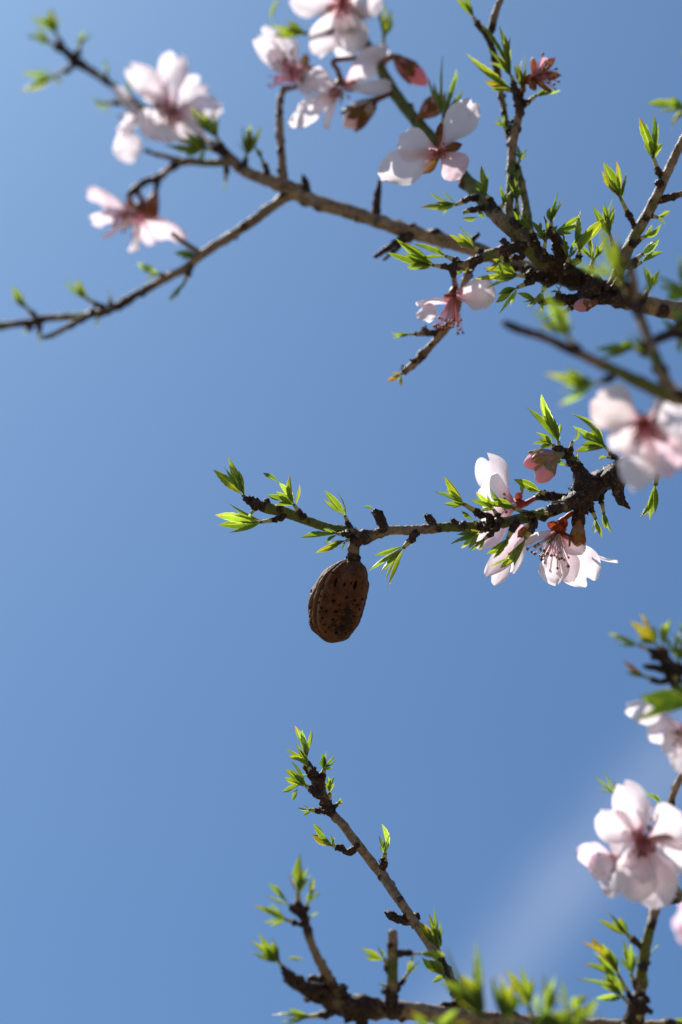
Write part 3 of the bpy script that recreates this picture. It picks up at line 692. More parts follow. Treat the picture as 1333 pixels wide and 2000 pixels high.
blossom('blossom seen from below, slender petals spread like a star, beside brown bud', (665, 172), 8, (0, -.55, .45), (655, 118),
        [(563, 243, -1.0, 62), (634, 254, -1.2, 24), (608, 150, .8, 66, {'n': (0, -.4, .9)}), (762, 96, .8, 58, {'n': (.3, -.3, .9)}), (768, 168, -.6, 44, {'n': (0, .6, .8)}), (690, 150, 1.5, 50), (600, 205, .3, 48, {'cup': .4, 'rip': 1.8})], [(640, 192, 0, 26, (1.7, .9, .9)), (700, 165, .4, 26)], stamens=12, st_len=30)
blossom('white four-petalled blossom with orange centre below the green limb', (858, 298), 4.0, (-.05, -.05, 1), (872, 278),
        [(776, 274, -.2, 70, {'rip': .5}), (740, 348, -.4, 76, {'rip': .5}), (926, 196, .6, 66, {'cup': .32}), (908, 345, -.3, 64, {'tint': (1, .84, .88)})], [(806, 300, .3, 22, (1, 1.2, 1)), (904, 282, .2, 20), (826, 340, .2, 24, (1.5, 1.3, 1)), (862, 238, .3, 18)], stamens=14, st_len=26, st_tint=(1, .6, .5), stem_d=5.8)
blossom('half-open white blossom with drooping pink stamens hanging below the bough', (886, 584), 3.3, (-.15, -.95, .2), (887, 541),
        [(972, 586, -.5, 84, {'n': (0, .5, .9), 'cup': .34}), (962, 566, .6, 60, {'n': (0, .5, .9)}), (812, 590, -.2, 34, {'cup': .3}), (828, 628, -.6, 44, {'base': (840, 588), 'claw': .5})], [(868, 575, -.5, 20, (1.6, .8, .8)), (902, 600, -.6, 22, (1.5, .9, .8))], stamens=30, st_tint=(1, .62, .70), st_len=58, st_spread=.5, stem_d=2.2)
blossom('faded dark red blossom with its petals fallen, on the upright twig', (1046, 150), 4, (.85, .3, .3), (1022, 178),
        [(1068, 112, .4, 22, {'tint': (.9, .45, .5), 'pt': .6})], [(1085, 112, .4, 18, (1.3, 1.0, 1.3)), (1040, 112, .2, 22, (1.5, 1, .9)), (1076, 182, -.6, 26, (1.1, .8, .8)), (1034, 172, -.8, 30, (1.6, 1.5, 1.8)), (1098, 148, 0, 18, (1.0, .8, .9))], stamens=20, st_tint=(.8, .42, .48), st_len=40, st_spread=.9, calyx_tint=(1.2, .8, .8))
bud('slender pink and green bud left of the tall leaf pair', (770, 112), (836, 166), 8, 38, pink=(1, .5, .58), stem=(755, 108), sep_len=.62)
bud('brown scaly bud with white tip under the star-like blossom', (734, 196), (672, 248), 7.5, 46, pink=(1, .9, .92), stem=(758, 182), sep_len=.85, sep_tint=(.8, .8, .8))
bud('dull pink bud standing behind the four-petalled blossom', (822, 228), (870, 186), 6.5, 38, pink=(.95, .55, .62), stem=(815, 232), sep_len=.6)
bud('orange brown bud hanging from the dark twig at far left', (304, 378), (288, 432), 12, 30, pink=(.9, .6, .5), sep_tint=(1.5, 1, .9), sep_len=.9)
bud('tiny pink bud under the black knotted part of the bough', (1160, 592), (1120, 600), 1.2, 27, pink=(1, .62, .72), stem=(1160, 582), sep_len=.5)

# ================================================================== twig at the right edge, upper corner
E = branch('blurred leafy twig tip at the right edge of the upper corner', (1440, 230), 8)
tube('stem', E, [(2300, 900, 9, 22, .1, .2), (1900, 480, 8, 15, .2, .2), (1600, 290, 8, 11, .4, .1), (1440, 235, 8, 9, .5, .1), (1385, 228, 8, 8, .5, .2), (1352, 224, 8, 7, 0, .8)])
shoot(E, (1356, 224), (1335, 215), 8, [(1264, 202, 24), (1308, 188, 20), (1316, 240, 15), (1313, 253, 16)])
shoot(E, (1380, 226), (1372, 180), 8, [(1345, 150, 16), (1332, 96, 10, None, (1350, 140))])

# ================================================================== blurred branch in front of the focus plane
G = branch('blurred twig close to the lens, dark bare tip pointing left, right side', (1470, 805), -12)
tube('stem', G, [(2450, 1150, 8, 34, 0, .2), (2000, 960, -4, 25, .2, .2), (1700, 860, -9, 20, .4, .1), (1470, 805, -12, 16, .5, .1), (1333, 778, -12, 15, .6, .2), (1260, 752, -12, 13, .7, .1), (1200, 722, -12, 11, .6, .2), (1150, 699, -12, 10, .3, .4), (1110, 680, -12, 9, 0, .6), (1060, 657, -12, 8, 0, .5), (1010, 641, -12, 9, 0, .7), (982, 629, -12, 5, 0, .8)], sides=14)
T(G, (1315, 775, -12, 14, .4, .3), (1285, 710, -12, 11, .5, .1), (1262, 650, -11.5, 10, 0, .2), (1243, 602, -11, 12, 0, .7), (1240, 560, -11, 8, .4, 0, .2), (1228, 512, -11, 7, .5, 0, .3), (1204, 478, -11, 6, .2, .6))
T(G, (1272, 668, -11.5, 8, 0, .9), (1300, 656, -11, 10, 0, 1), (1306, 652, -11, 7, 0, 1))
for a in [
    ((1232, 592), (1218, 560), -11, [(1209, 498, 26, (1.7, 1.3, .9)), (1228, 525, 18)]), ((1236, 570), (1200, 538), -11, [(1174, 432, 26), (1115, 506, 14), (1196, 470, 14)]), ((1246, 590), (1258, 572), -11, [(1282, 549, 15)]),
    ((1140, 697), (1106, 652), -12, [(1056, 556, 32), (1022, 590, 18), (1074, 602, 20), (1120, 628, 11)]), ((1262, 690), (1240, 680), -10.5, [(1161, 682, 18), (1172, 701, 14), (1200, 672, 22), (1196, 698, 20)]),
    ((1292, 742), (1268, 690), -11.5, [(1244, 648, 22), (1228, 645, 11)]), ((1195, 738), (1162, 750), -12, [(1062, 728, 24), (1104, 722, 24), (1088, 792, 26), (1085, 766, 20)]),
    ((1365, 660), (1338, 655), -10, [(1290, 618, 28), (1318, 598, 24), (1330, 692, 22)]), ((1375, 590), (1345, 572), -10, [(1280, 538, 20), (1326, 498, 24), (1300, 580, 28)]),
]:
    shoot(G, *a, r=7)
T(G, (1440, 790, -11.5, 12, .4, .2), (1390, 690, -10.5, 10, .4, .2), (1372, 600, -10, 8, .3, .4), (1368, 585, -10, 6, 0, .8))
blossom('large blurred blossom with pink-red centre close to the lens, right edge', (1258, 826), -10.5, (-.15, -.1, 1), (1300, 768),
        [(1160, 772, .4, 96, {'tint': (.95, .88, .84)}), (1196, 884, -.3, 76), (1243, 962, -.6, 84, {'pt': .35}), (1352, 796, .2, 128), (1322, 928, .2, 84, {'tint': (1, .80, .85)})], [(1225, 870, .3, 26), (1300, 860, .3, 26)], stamens=34, st_tint=(1, .38, .42), st_len=40, st_spread=.8, cup_r=14)

# ================================================================== branch in focus, bearing the almond
A7 = branch('sharp green and brown branch in focus bearing the old almond', (1480, 790), 3)
tube('stem', A7, [(2500, 1080, 11, 38, 0, .2), (2100, 780, 8, 31, 0, .2), (1750, 700, 5, 26, 0, .2), (1480, 790, 3, 22, 0, .2), (1380, 850, 2, 20, 0, .3), (1290, 882, 1.5, 18, 0, .2), (1225, 908, 1, 17, 0, .4), (1185, 932, .5, 20, 0, .6), (1150, 955, 0, 25, 0, 1), (1120, 978, 0, 17, .4, .8), (1090, 992, 0, 13, .8, .3),
     (1060, 1003, 0, 11, .9, .15), (1010, 1015, 0, 11, .9, .1), (960, 1025, 0, 10.5, .8, .25), (920, 1028, 0, 10, .8, .1), (870, 1030, 0, 9.5, .7, .15), (835, 1033, 0, 9.5, .3, .5), (800, 1036, 0, 9, .3, .3), (765, 1036, 0, 9, 0, .25),
     (735, 1043, 0, 10, 0, .45), (706, 1049, 0, 15, 0, .7), (690, 1043, 0, 12, .2, .5), (675, 1036, 0, 9.5, .9, .15), (640, 1030, 0, 8.5, 1, 0), (600, 1017, 0, 9, 1, 0), (560, 1003, 0, 10.5, 1, 0), (530, 995, 0, 11, 1, .05),
     (515, 988, 0, 10, .3, .8), (495, 980, 0, 10, 0, 1), (482, 973, 0, 7, 0, 1)], sides=22, density=1.3)
T(A7, (1145, 955, 0, 20, 0, 1), (1130, 918, 0, 13, .1, .8), (1115, 897, 0, 10, .7, .3), (1105, 885, 0, 11, 0, 1), (1090, 880, 0, 9, 0, 1))
T(A7, (1182, 938, 0, 14, 0, .8), (1205, 925, -.5, 18, 0, 1), (1208, 955, -.5, 12, 0, .8), (1212, 975, -.5, 12, 0, 1), (1220, 984, -.5, 6, 0, .9), (1231, 994, -.5, 1.5, 0, .8))
T(A7, (1140, 966, .8, 11, 0, .6), (1100, 972, .8, 9, 0, .7), (1068, 968, .8, 11, 0, 1), (1048, 972, .8, 7, 0, .6))
T(A7, (1100, 990, -.3, 9, .4, .4), (1082, 995, -.6, 11, 0, 1), (1070, 1000, -.7, 8, 0, 1))
T(A7, (1135, 985, .2, 16, .2, 1), (1130, 1015, .3, 13, 0, 1), (1127, 1038, .3, 8, 0, .8))
T(A7, (1286, 882, 1.2, 8, 0, .9), (1284, 910, 1.2, 8, 0, 1))
T(A7, (752, 1036, 0, 10, .1, .4), (744, 1018, 0, 9, 0, .7), (738, 1005, 0, 9, 0, 1), (730, 997, 0, 5, 0, 1), flakes=2.2)
T(A7, (850, 1028, 0, 8, .3, .8), (841, 1014, 0, 8, 0, 1), (833, 1008, 0, 5, 0, 1), flakes=2.2)
T(A7, (522, 985, .2, 8, 0, 1), (520, 975, .2, 6, 0, 1))
T(A7, (905, 1024, -.9, 7, .2, .9), (903, 1030, -1.0, 6, 0, .8))
for a, kw in [
    (((1172, 962), (1180, 1005), .3, [(1195, 1042, 14), (1183, 1034, 12), (1189, 1020, 12)]), {}), (((1152, 985), (1164, 1014), .2, [(1176, 1050, 14), (1162, 1042, 13)]), {}),
    (((1284, 905), (1281, 948), 1.2, [(1250, 1012, 20), (1270, 1017, 20)]), {'r': 8}),
    (((1093, 880), (1091, 862), 0, [(1029, 795, 24), (1058, 770, 28), (1060, 810, 26), (1095, 828, 14), (1086, 827, 8)]), {}), (((1086, 880), (1080, 868), -.3, [(1047, 844, 16), (1038, 867, 14), (1050, 858, 12), (1054, 876, 12)]), {}),
    (((1114, 884), (1118, 862), -.3, [(1128, 833, 20)]), {'r': 5}), (((1205, 897), (1180, 870), 1.8, [(1115, 807, 28), (1122, 882, 28), (1134, 846, 24), (1172, 848, 9), (1119, 832, 16, (1.6, 1.6, 3.0))]), {'r': 5}),
    (((1202, 894), (1186, 893), 1.6, [(1169, 897, 11)]), {'r': 4}), (((1130, 908), (1129, 897), -.3, [(1129, 886, 7)]), {'r': 5}), (((1112, 906), (1106, 908), -.4, [(1087, 899, 12)]), {'r': 5}),
    (((1076, 970), (1055, 960), .3, [(1003, 936, 20), (1012, 944, 14), (1017, 942, 9, None, (1022, 968))]), {}), (((1082, 1000), (1062, 1003), -.8, [(996, 986, 20), (1008, 999, 16)]), {}),
    (((1040, 1006), (1003, 993), -.8, [(957, 952, 24), (946, 982, 20)]), {'r': 5}), (((978, 1016), (964, 995), -.8, [(930, 960, 18), (919, 975, 16), (952, 976, 7)]), {'dark': .6}),
    (((958, 1016), (905, 984), -.5, [(867, 929, 20), (849, 960, 16), (866, 983, 14), (872, 955, 12)]), {'r': 7, 'dark': .55}), (((940, 1030), (926, 1018), -.9, [(902, 998, 16)]), {}),
    (((948, 1034), (938, 1040), -.8, [(880, 1063, 22), (901, 1071, 18), (892, 1044, 14)]), {'dark': .3}), (((972, 1032), (945, 1054), -.8, [(914, 1066, 10), (919, 1078, 10)]), {'dark': .7}),
    (((1007, 1022), (992, 1052), -.9, [(951, 1082, 20), (964, 1091, 18), (975, 1072, 14)]), {'r': 7, 'dark': .5}), (((1045, 1025), (1026, 1052), -.6, [(977, 1110, 24), (985, 1110, 16), (953, 1108, 10, None, (992, 1090))]), {'r': 7}),
    (((738, 1004), (731, 996), 0, [(711, 988, 9)]), {'r': 5}), (((834, 1010), (831, 1007), 0, [(828, 1002, 5)]), {'r': 4}),
    (((686, 1036), (674, 1007), 0, [(635, 958, 18), (657, 959, 7), (668, 985, 6)]), {'dark': .6}),
    (((592, 1010), (574, 985), -.2, [(543, 940, 24), (514, 923, 15, None, (545, 942)), (567, 927, 15), (560, 944, 14, (1.4, 1.1, .8)), (523, 966, 22)]), {}),
    (((497, 983), (474, 967), 0, [(416, 917, 22), (445, 891, 22, (1.5, 1.25, .9)), (437, 912, 16), (474, 945, 6)]), {'dark': .35}), (((550, 1013), (508, 1020), -.3, [(420, 1006, 26), (425, 1025, 22), (448, 1040, 15), (452, 1006, 9, (1.8, .9, .7))]), {'dark': .4}),
    (((502, 988), (491, 1003), -.2, [(489, 1014, 9)]), {'r': 5}), (((678, 1044), (660, 1043), -.6, [(588, 1050, 20), (632, 1032, 15), (634, 1062, 13)]), {}), (((690, 1052), (676, 1056), -.5, [(616, 1080, 17, (1.35, .95, .9)), (640, 1076, 12), (668, 1074, 9)]), {'r': 5, 'dark': .3}),
    (((812, 1044), (788, 1070), -.2, [(721, 1116, 20), (756, 1147, 17), (752, 1133, 8), (744, 1118, 12)]), {'r': 7}),
]:
    shoot(A7, *a, dens=.35, **kw)
blossom('white blossom in focus facing left behind the green branch', (1004, 984), 1.6, (-.75, 0, .45), (1050, 971),
        [(946, 886, .4, 74, {'n': (-.55, .1, .8), 'notch': .16, 'cup': .30, 'rip': .5}), (934, 962, -1.0, 92, {'n': (-.35, .25, .9), 'cup': .10, 'notch': .0, 'rip': .4}), (936, 1026, -.8, 62, {'n': (-.2, -.5, .8)}), (936, 1076, -.2, 60, {'tint': (1, .86, .91), 'n': (-.5, -.1, .9)})],
        [(1020, 962, 0, 20, (1.8, .7, .9))], stamens=16, st_len=36, calyx_tint=(1.6, .7, .9))
blossom('pink-tinged blossom in focus with two long petals hanging under the branch', (1032, 1028), 1.0, (-.5, -.55, .4), (1040, 1018),
        [(950, 1126, -.4, 46, {'n': (-.4, .1, .9), 'rip': .4, 'notch': .0, 'claw': .5, 'tint': (1, .92, .95)}), (965, 1143, .3, 34, {'base': (1000, 1075), 'notch': 0, 'claw': .4, 'rip': .4}), (1000, 1120, 1.2, 30)], [(1042, 1058, -.3, 24, (1, 1.3, .9)), (1010, 1050, -.3, 18)], stamens=0)
blossom('white blossom in focus hanging down with visible stamens, below the rough knob', (1088, 1042), .4, (-.35, -.92, .25), (1116, 1004),
        [(1005, 1074, -.2, 26, {'n': (.2, .8, .4), 'claw': .6, 'cup': .3, 'notch': 0, 'bow': -.12}), (1089, 1145, -.4, 62, {'n': (-.3, .1, .9), 'pt': .6, 'base': (1078, 1058)}), (1117, 1138, .2, 56, {'n': (-.3, .1, .9)}), (1156, 1142, .5, 86, {'n': (-.25, .2, .9), 'cup': .15, 'notch': .14}),
         (1208, 1098, 1.0, 22, {'base': (1135, 1072), 'bd': .8, 'n': (.1, .9, .35), 'claw': .5, 'bow': .22, 'notch': 0}), (1142, 1082, -.5, 44, {'n': (-.3, .3, .9), 'base': (1096, 1046), 'cup': .3})],
        [(1068, 1060, -.4, 30, (1.1, 1, .7)), (1082, 1016, -.7, 30, (1.9, .8, .7)), (1108, 1012, -.6, 22, (1.6, .7, .7)), (1120, 1050, -.3, 26, (1.2, 1.1, .8))], stamens=34, st_len=62, st_spread=.75, calyx_tint=(1.9, .95, .7), cup_r=16)
bud('upper pink and green bud beside the leaf tuft in focus', (1092, 890), (1022, 907), -.4, 40, pink=(.97, .56, .63), stem=(1100, 888), sep_len=.75, green=True, sep=5)
bud('lower, rounder pink bud of the pair in focus', (1084, 902), (1048, 942), -.6, 36, pink=(.98, .60, .67), stem=(1096, 892), sep_len=.42, green=True, sep=5)
bud('brown dry bud scales hanging in front of the rough knob in focus', (1130, 1022), (1128, 1068), .1, 30, pink=(.7, .5, .3), stem=(1130, 1012), sep_len=.95, sep_tint=(1.5, 1.2, .8))

spurs(A7, 6, 23)
# ------------------------------------------------------------------ the almond
def almond():
    def C(cx, cy): return (560 + cx / 6.665, 1040 + cy / 6.665)
    root = thing('almond', 'old brown pitted almond hanging from the branch in focus', 'almond', P(690, 1050, -.2))
    left = [(858, 338), (800, 345), (700, 362), (580, 420), (455, 510), (345, 680), (285, 830), (262, 1000), (280, 1130), (315, 1230), (380, 1320), (470, 1392), (545, 1436), (600, 1441)]
    right = [(858, 338), (930, 346), (985, 398), (1040, 478), (1066, 560), (1068, 690), (1050, 820), (1028, 950), (1000, 1060), (958, 1170), (900, 1270), (830, 1360), (745, 1418), (600, 1441)]
    for arr in (left, right):
        for _ in range(1): arr[1:-1] = [((arr[i - 1][0] + 4 * arr[i][0] + arr[i + 1][0]) / 6, (arr[i - 1][1] + 4 * arr[i][1] + arr[i + 1][1]) / 6) for i in range(1, len(arr) - 1)]
    n = len(left); NV, NU = 170, 190
    def samp(arr, t):
        x = t * (n - 1); i = min(int(x), n - 2); f = x - i
        a, b, c, d = (Vector(arr[max(i - 1, 0)]), Vector(arr[i]), Vector(arr[i + 1]), Vector(arr[min(i + 2, n - 1)]))
        return crom(a, b, c, d, f)
    pits = [(640, 640, 22, 78), (905, 680, 24, 70), (485, 700, 15, 44), (872, 535, 11, 14), (755, 670, 12, 30), (615, 800, 10, 10), (512, 825, 10, 10), (560, 710, 8, 9), (447, 820, 11, 22), (790, 740, 9, 11), (615, 882, 32, 20),
            (430, 900, 18, 20), (545, 895, 8, 9), (790, 835, 25, 16), (890, 875, 17, 20), (845, 880, 8, 9), (450, 975, 15, 25), (515, 1020, 15, 19), (435, 1025, 9, 11), (645, 1020, 29, 18), (690, 940, 12, 13), (605, 1120, 27, 20),
            (470, 1105, 14, 14), (495, 1190, 19, 13), (820, 1000, 9, 9), (930, 940, 14, 16), (885, 1080, 12, 20), (850, 1120, 10, 11), (960, 990, 11, 25), (312, 770, 14, 26), (297, 980, 18, 36), (292, 1100, 12, 22), (322, 1170, 10, 12),
            (510, 1290, 14, 13), (650, 1290, 19, 14), (780, 1300, 12, 12), (1038, 600, 9, 30), (1035, 712, 9, 25), (982, 860, 10, 20), (988, 720, 8, 9), (850, 655, 10, 12), (700, 560, 7, 10), (600, 520, 10, 16), (870, 930, 9, 11), (740, 1110, 9, 10), (560, 1230, 8, 9), (380, 1230, 11, 12), (720, 1210, 8, 10), (900, 1180, 9, 12)]
    z0 = D - .002
    V, F, A = [], [], {'pit': [], 'rib': [], 'mould_dark': []}
    for j in range(NV + 1):
        t = j / NV
        l, r = samp(left, t), samp(right, t)
        ce = (l + r) * .5; hw = (r - l) * .5
        dep = hw.length * .72 * PX() / 6.665
        for i in range(NU):
            th = 2 * math.pi * i / NU
            s, cc = math.sin(th), math.cos(th)       # s: right(+)/left(-), cc: to camera
            p2 = ce + hw * s
            front = cc * dep
            # longitudinal sutures and ribs on the left shoulder
            m = s
            rib = 0.0
            env = math.sin(math.pi * min(1, max(0, t * 1.02))) * (1 if t < .6 else max(0, 1 - (t - .6) / .4))
            for (c0, wd, am) in ((-.62, .045, 1.0), (-.80, .04, .8), (-.93, .03, .7), (.86, .05, .5)):
                rib += am * math.exp(-((m - c0 - .05 * math.sin(t * 5)) / wd) ** 2)
            groove = sum(math.exp(-((m - c0) / .04) ** 2) for c0 in (-.70, -.87, .93))
            rb = rib * env * (1 if cc > -.2 else .5)
            q = P(560 + p2.x / 6.665, 1040 + p2.y / 6.665, -.2) + CV(0, 0, 1) * front
            nrm = CV(s, 0, cc * 1.2).normalized()
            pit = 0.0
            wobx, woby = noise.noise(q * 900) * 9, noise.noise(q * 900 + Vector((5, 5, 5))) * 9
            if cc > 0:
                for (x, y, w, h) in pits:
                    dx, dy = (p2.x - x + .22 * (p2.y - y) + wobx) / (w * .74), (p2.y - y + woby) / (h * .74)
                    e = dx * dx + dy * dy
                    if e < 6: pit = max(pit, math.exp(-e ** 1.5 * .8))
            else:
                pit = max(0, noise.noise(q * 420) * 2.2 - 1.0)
            lump = noise.noise(q * 170) * .00055 + noise.noise(q * 500) * .0002
            V.append(q + nrm * (lump * 1.5 * min(1, t * 8, (1 - t) * 8) + rb * .00095 - groove * env * .0007 - pit * .0012))
            A['pit'].append(min(1, pit)); A['rib'].append(min(1, max(0, rb)))
            mo = .62 * math.exp(-(((p2.x - 785) / 110) ** 2 + ((p2.y - 1050) / 140) ** 2)) + .55 * math.exp(-(((p2.x - 680) / 210) ** 2 + ((p2.y - 1230) / 100) ** 2)) + .55 * max(0, (t - .72) / .28) + .10  # mouldy blotches, plus a darker tone towards the bottom
            A['mould_dark'].append(min(1, mo))
        if j:
            o = (j - 1) * NU
            for i in range(NU):
                i2 = (i + 1) % NU; F.append((o + i, o + NU + i, o + NU + i2, o + i2))
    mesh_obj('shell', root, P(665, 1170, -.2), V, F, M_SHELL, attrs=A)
    tube('stalk', root, [(698, 1050, -.1, 13, 0, .6), (692, 1062, -.2, 11, 0, .5), (691, 1078, -.2, 11, 0, .45), (690, 1090, -.2, 13, 0, 1), (689, 1096, -.2, 11, 0, 1)], sides=16, flakes=1.5, density=1.6)
    # torn dark collar where the stalk enters the shell
    rng = random.Random(3); V, F = [], []
    for k in range(46):
        th = rng.uniform(0, 2 * math.pi); c = P(690 + 13 * math.sin(th), 1091 + rng.uniform(-4, 5), -.2) + CV(0, 0, 1) * math.cos(th) * 12 * PX()
        o = len(V); s = rng.uniform(2, 5.5) * PX()
        ax = Vector((rng.uniform(-1, 1), rng.uniform(-1, 1), rng.uniform(-1, 1))).normalized(); b = ax.orthogonal().normalized(); c2 = ax.cross(b)
        V += [c + ax * s * 1.4, c + b * s * .6, c - b * s * .3 + c2 * s * .6, c - b * s * .3 - c2 * s * .6, c - ax * s * .8]
        F += [(o, o + 1, o + 2), (o, o + 2, o + 3), (o, o + 3, o + 1), (o + 4, o + 2, o + 1), (o + 4, o + 3, o + 2), (o + 4, o + 1, o + 3)]
    nV = len(V)
    mesh_obj('collar', root, P(690, 1090, -.2), V, F, M_BARK, attrs={'green': [0] * nV, 'rough': [1] * nV, 'pale': [0] * nV}, smooth=False)
almond()

# ================================================================== lower bough
L = branch('grey bough along the bottom edge with several upright leafy twigs', (1490, 2040), -3)
tube('stem', L, [(2500, 1900, 6, 38, 0, .2), (2000, 2090, 2, 30, 0, .15), (1700, 2080, -1, 24, 0, .1), (1490, 2040, -3, 20, 0, .1), (1333, 2014, -3.5, 18, 0, .15), (1180, 2008, -4, 18, 0, .15), (1050, 2000, -4, 17, 0, .1), (950, 1992, -4, 17, 0, .1), (860, 1981, -4, 17, 0, .1), (770, 1973, -4.5, 17, 0, .35), (705, 1968, -5, 23, .1, .8),
     (655, 1955, -5, 22, .5, .5), (612, 1936, -5.5, 17, 0, .9), (572, 1913, -6, 13, 0, .9), (557, 1895, -6, 8, 0, .7)], sides=18)
T(L, (672, 1955, -5, 15, 0, .7), (642, 1908, -5.5, 10, .2, .4), (612, 1852, -6, 8, .3, .2), (596, 1802, -6, 9, 0, .8), (586, 1774, -6, 12, 0, 1))
T(L, (650, 1930, -5.2, 11, 0, .8), (612, 1913, -5, 9, 0, 1), (603, 1914, -5, 6, 0, 1))
T(L, (675, 1970, -5.2, 10, 0, 1), (680, 1995, -5.4, 7, 0, 1)); T(L, (712, 1975, -5.2, 14, 0, 1), (706, 2004, -5.2, 10, 0, 1))
T(L, (768, 1975, -5, 16, 0, 1), (766, 1945, -5, 13, 0, .7), (766, 1910, -5, 11, .7, .2), (767, 1865, -5, 11, .6, .15), (767, 1818, -5, 9, .2, .4))
T(L, (768, 1864, -5, 7, 0, .9), (795, 1861, -5, 7, 0, .9), (805, 1862, -5, 5, 0, .7))
T(L, (925, 1992, -4, 13, 0, .8), (897, 1950, -3.5, 12, 0, .7), (872, 1898, -2.5, 9, .2, .6), (838, 1842, -1.5, 9, 0, .05), (800, 1786, -1, 9, 0, .05), (765, 1736, -.5, 10, 0, .05), (745, 1706, 0, 10, 0, .15), (730, 1690, 0, 9, 0, .05), (692, 1640, 0, 9, 0, .05), (668, 1608, 0, 8, 0, .1), (655, 1596, 0, 9, 0, .45),
  (645, 1582, 0, 10, 0, .9), (634, 1560, 0, 9, 0, .5), (622, 1530, 0, 11, 0, .6), (606, 1502, 0, 10, 0, 1), (599, 1488, 0, 6, 0, .9), sides=16, density=1.3)
T(L, (800, 1800, -1, 8, 0, .5), (780, 1795, -1, 8, 0, .8), (766, 1788, -.9, 8, 0, 1), (758, 1783, -.8, 6, 0, 1), flakes=.8); T(L, (898, 1962, -3.8, 7, 0, .9), (862, 1962, -3.8, 6, 0, 1))
T(L, (1240, 2012, -4.5, 19, 0, .8), (1245, 1975, -5, 16, 0, .8), (1250, 1930, -5, 11, .4, .4), (1254, 1890, -5, 11, .6, .3), (1266, 1830, -5, 10, .7, .1), (1278, 1780, -4.5, 10, .3, .4), (1295, 1680, -4, 9, .3, .3), (1304, 1595, -4, 9, 0, .6), (1318, 1545, -4, 7, 0, .3), (1350, 1480, -4, 6, .2, .1), sides=14)
T(L, (1256, 1888, -5.3, 8, 0, 1), (1263, 1892, -5.4, 6, 0, 1)); T(L, (1255, 1955, -5.4, 9, 0, 1), (1266, 1950, -5.5, 8, 0, 1)); T(L, (1258, 1972, -5.4, 8, 0, 1), (1266, 1968, -5.5, 7, 0, 1))
T(L, (1292, 1700, -4, 6, .3, .2), (1330, 1750, -4, 7, .7, .1), (1306, 1761, -4.5, 7, 0, 1))
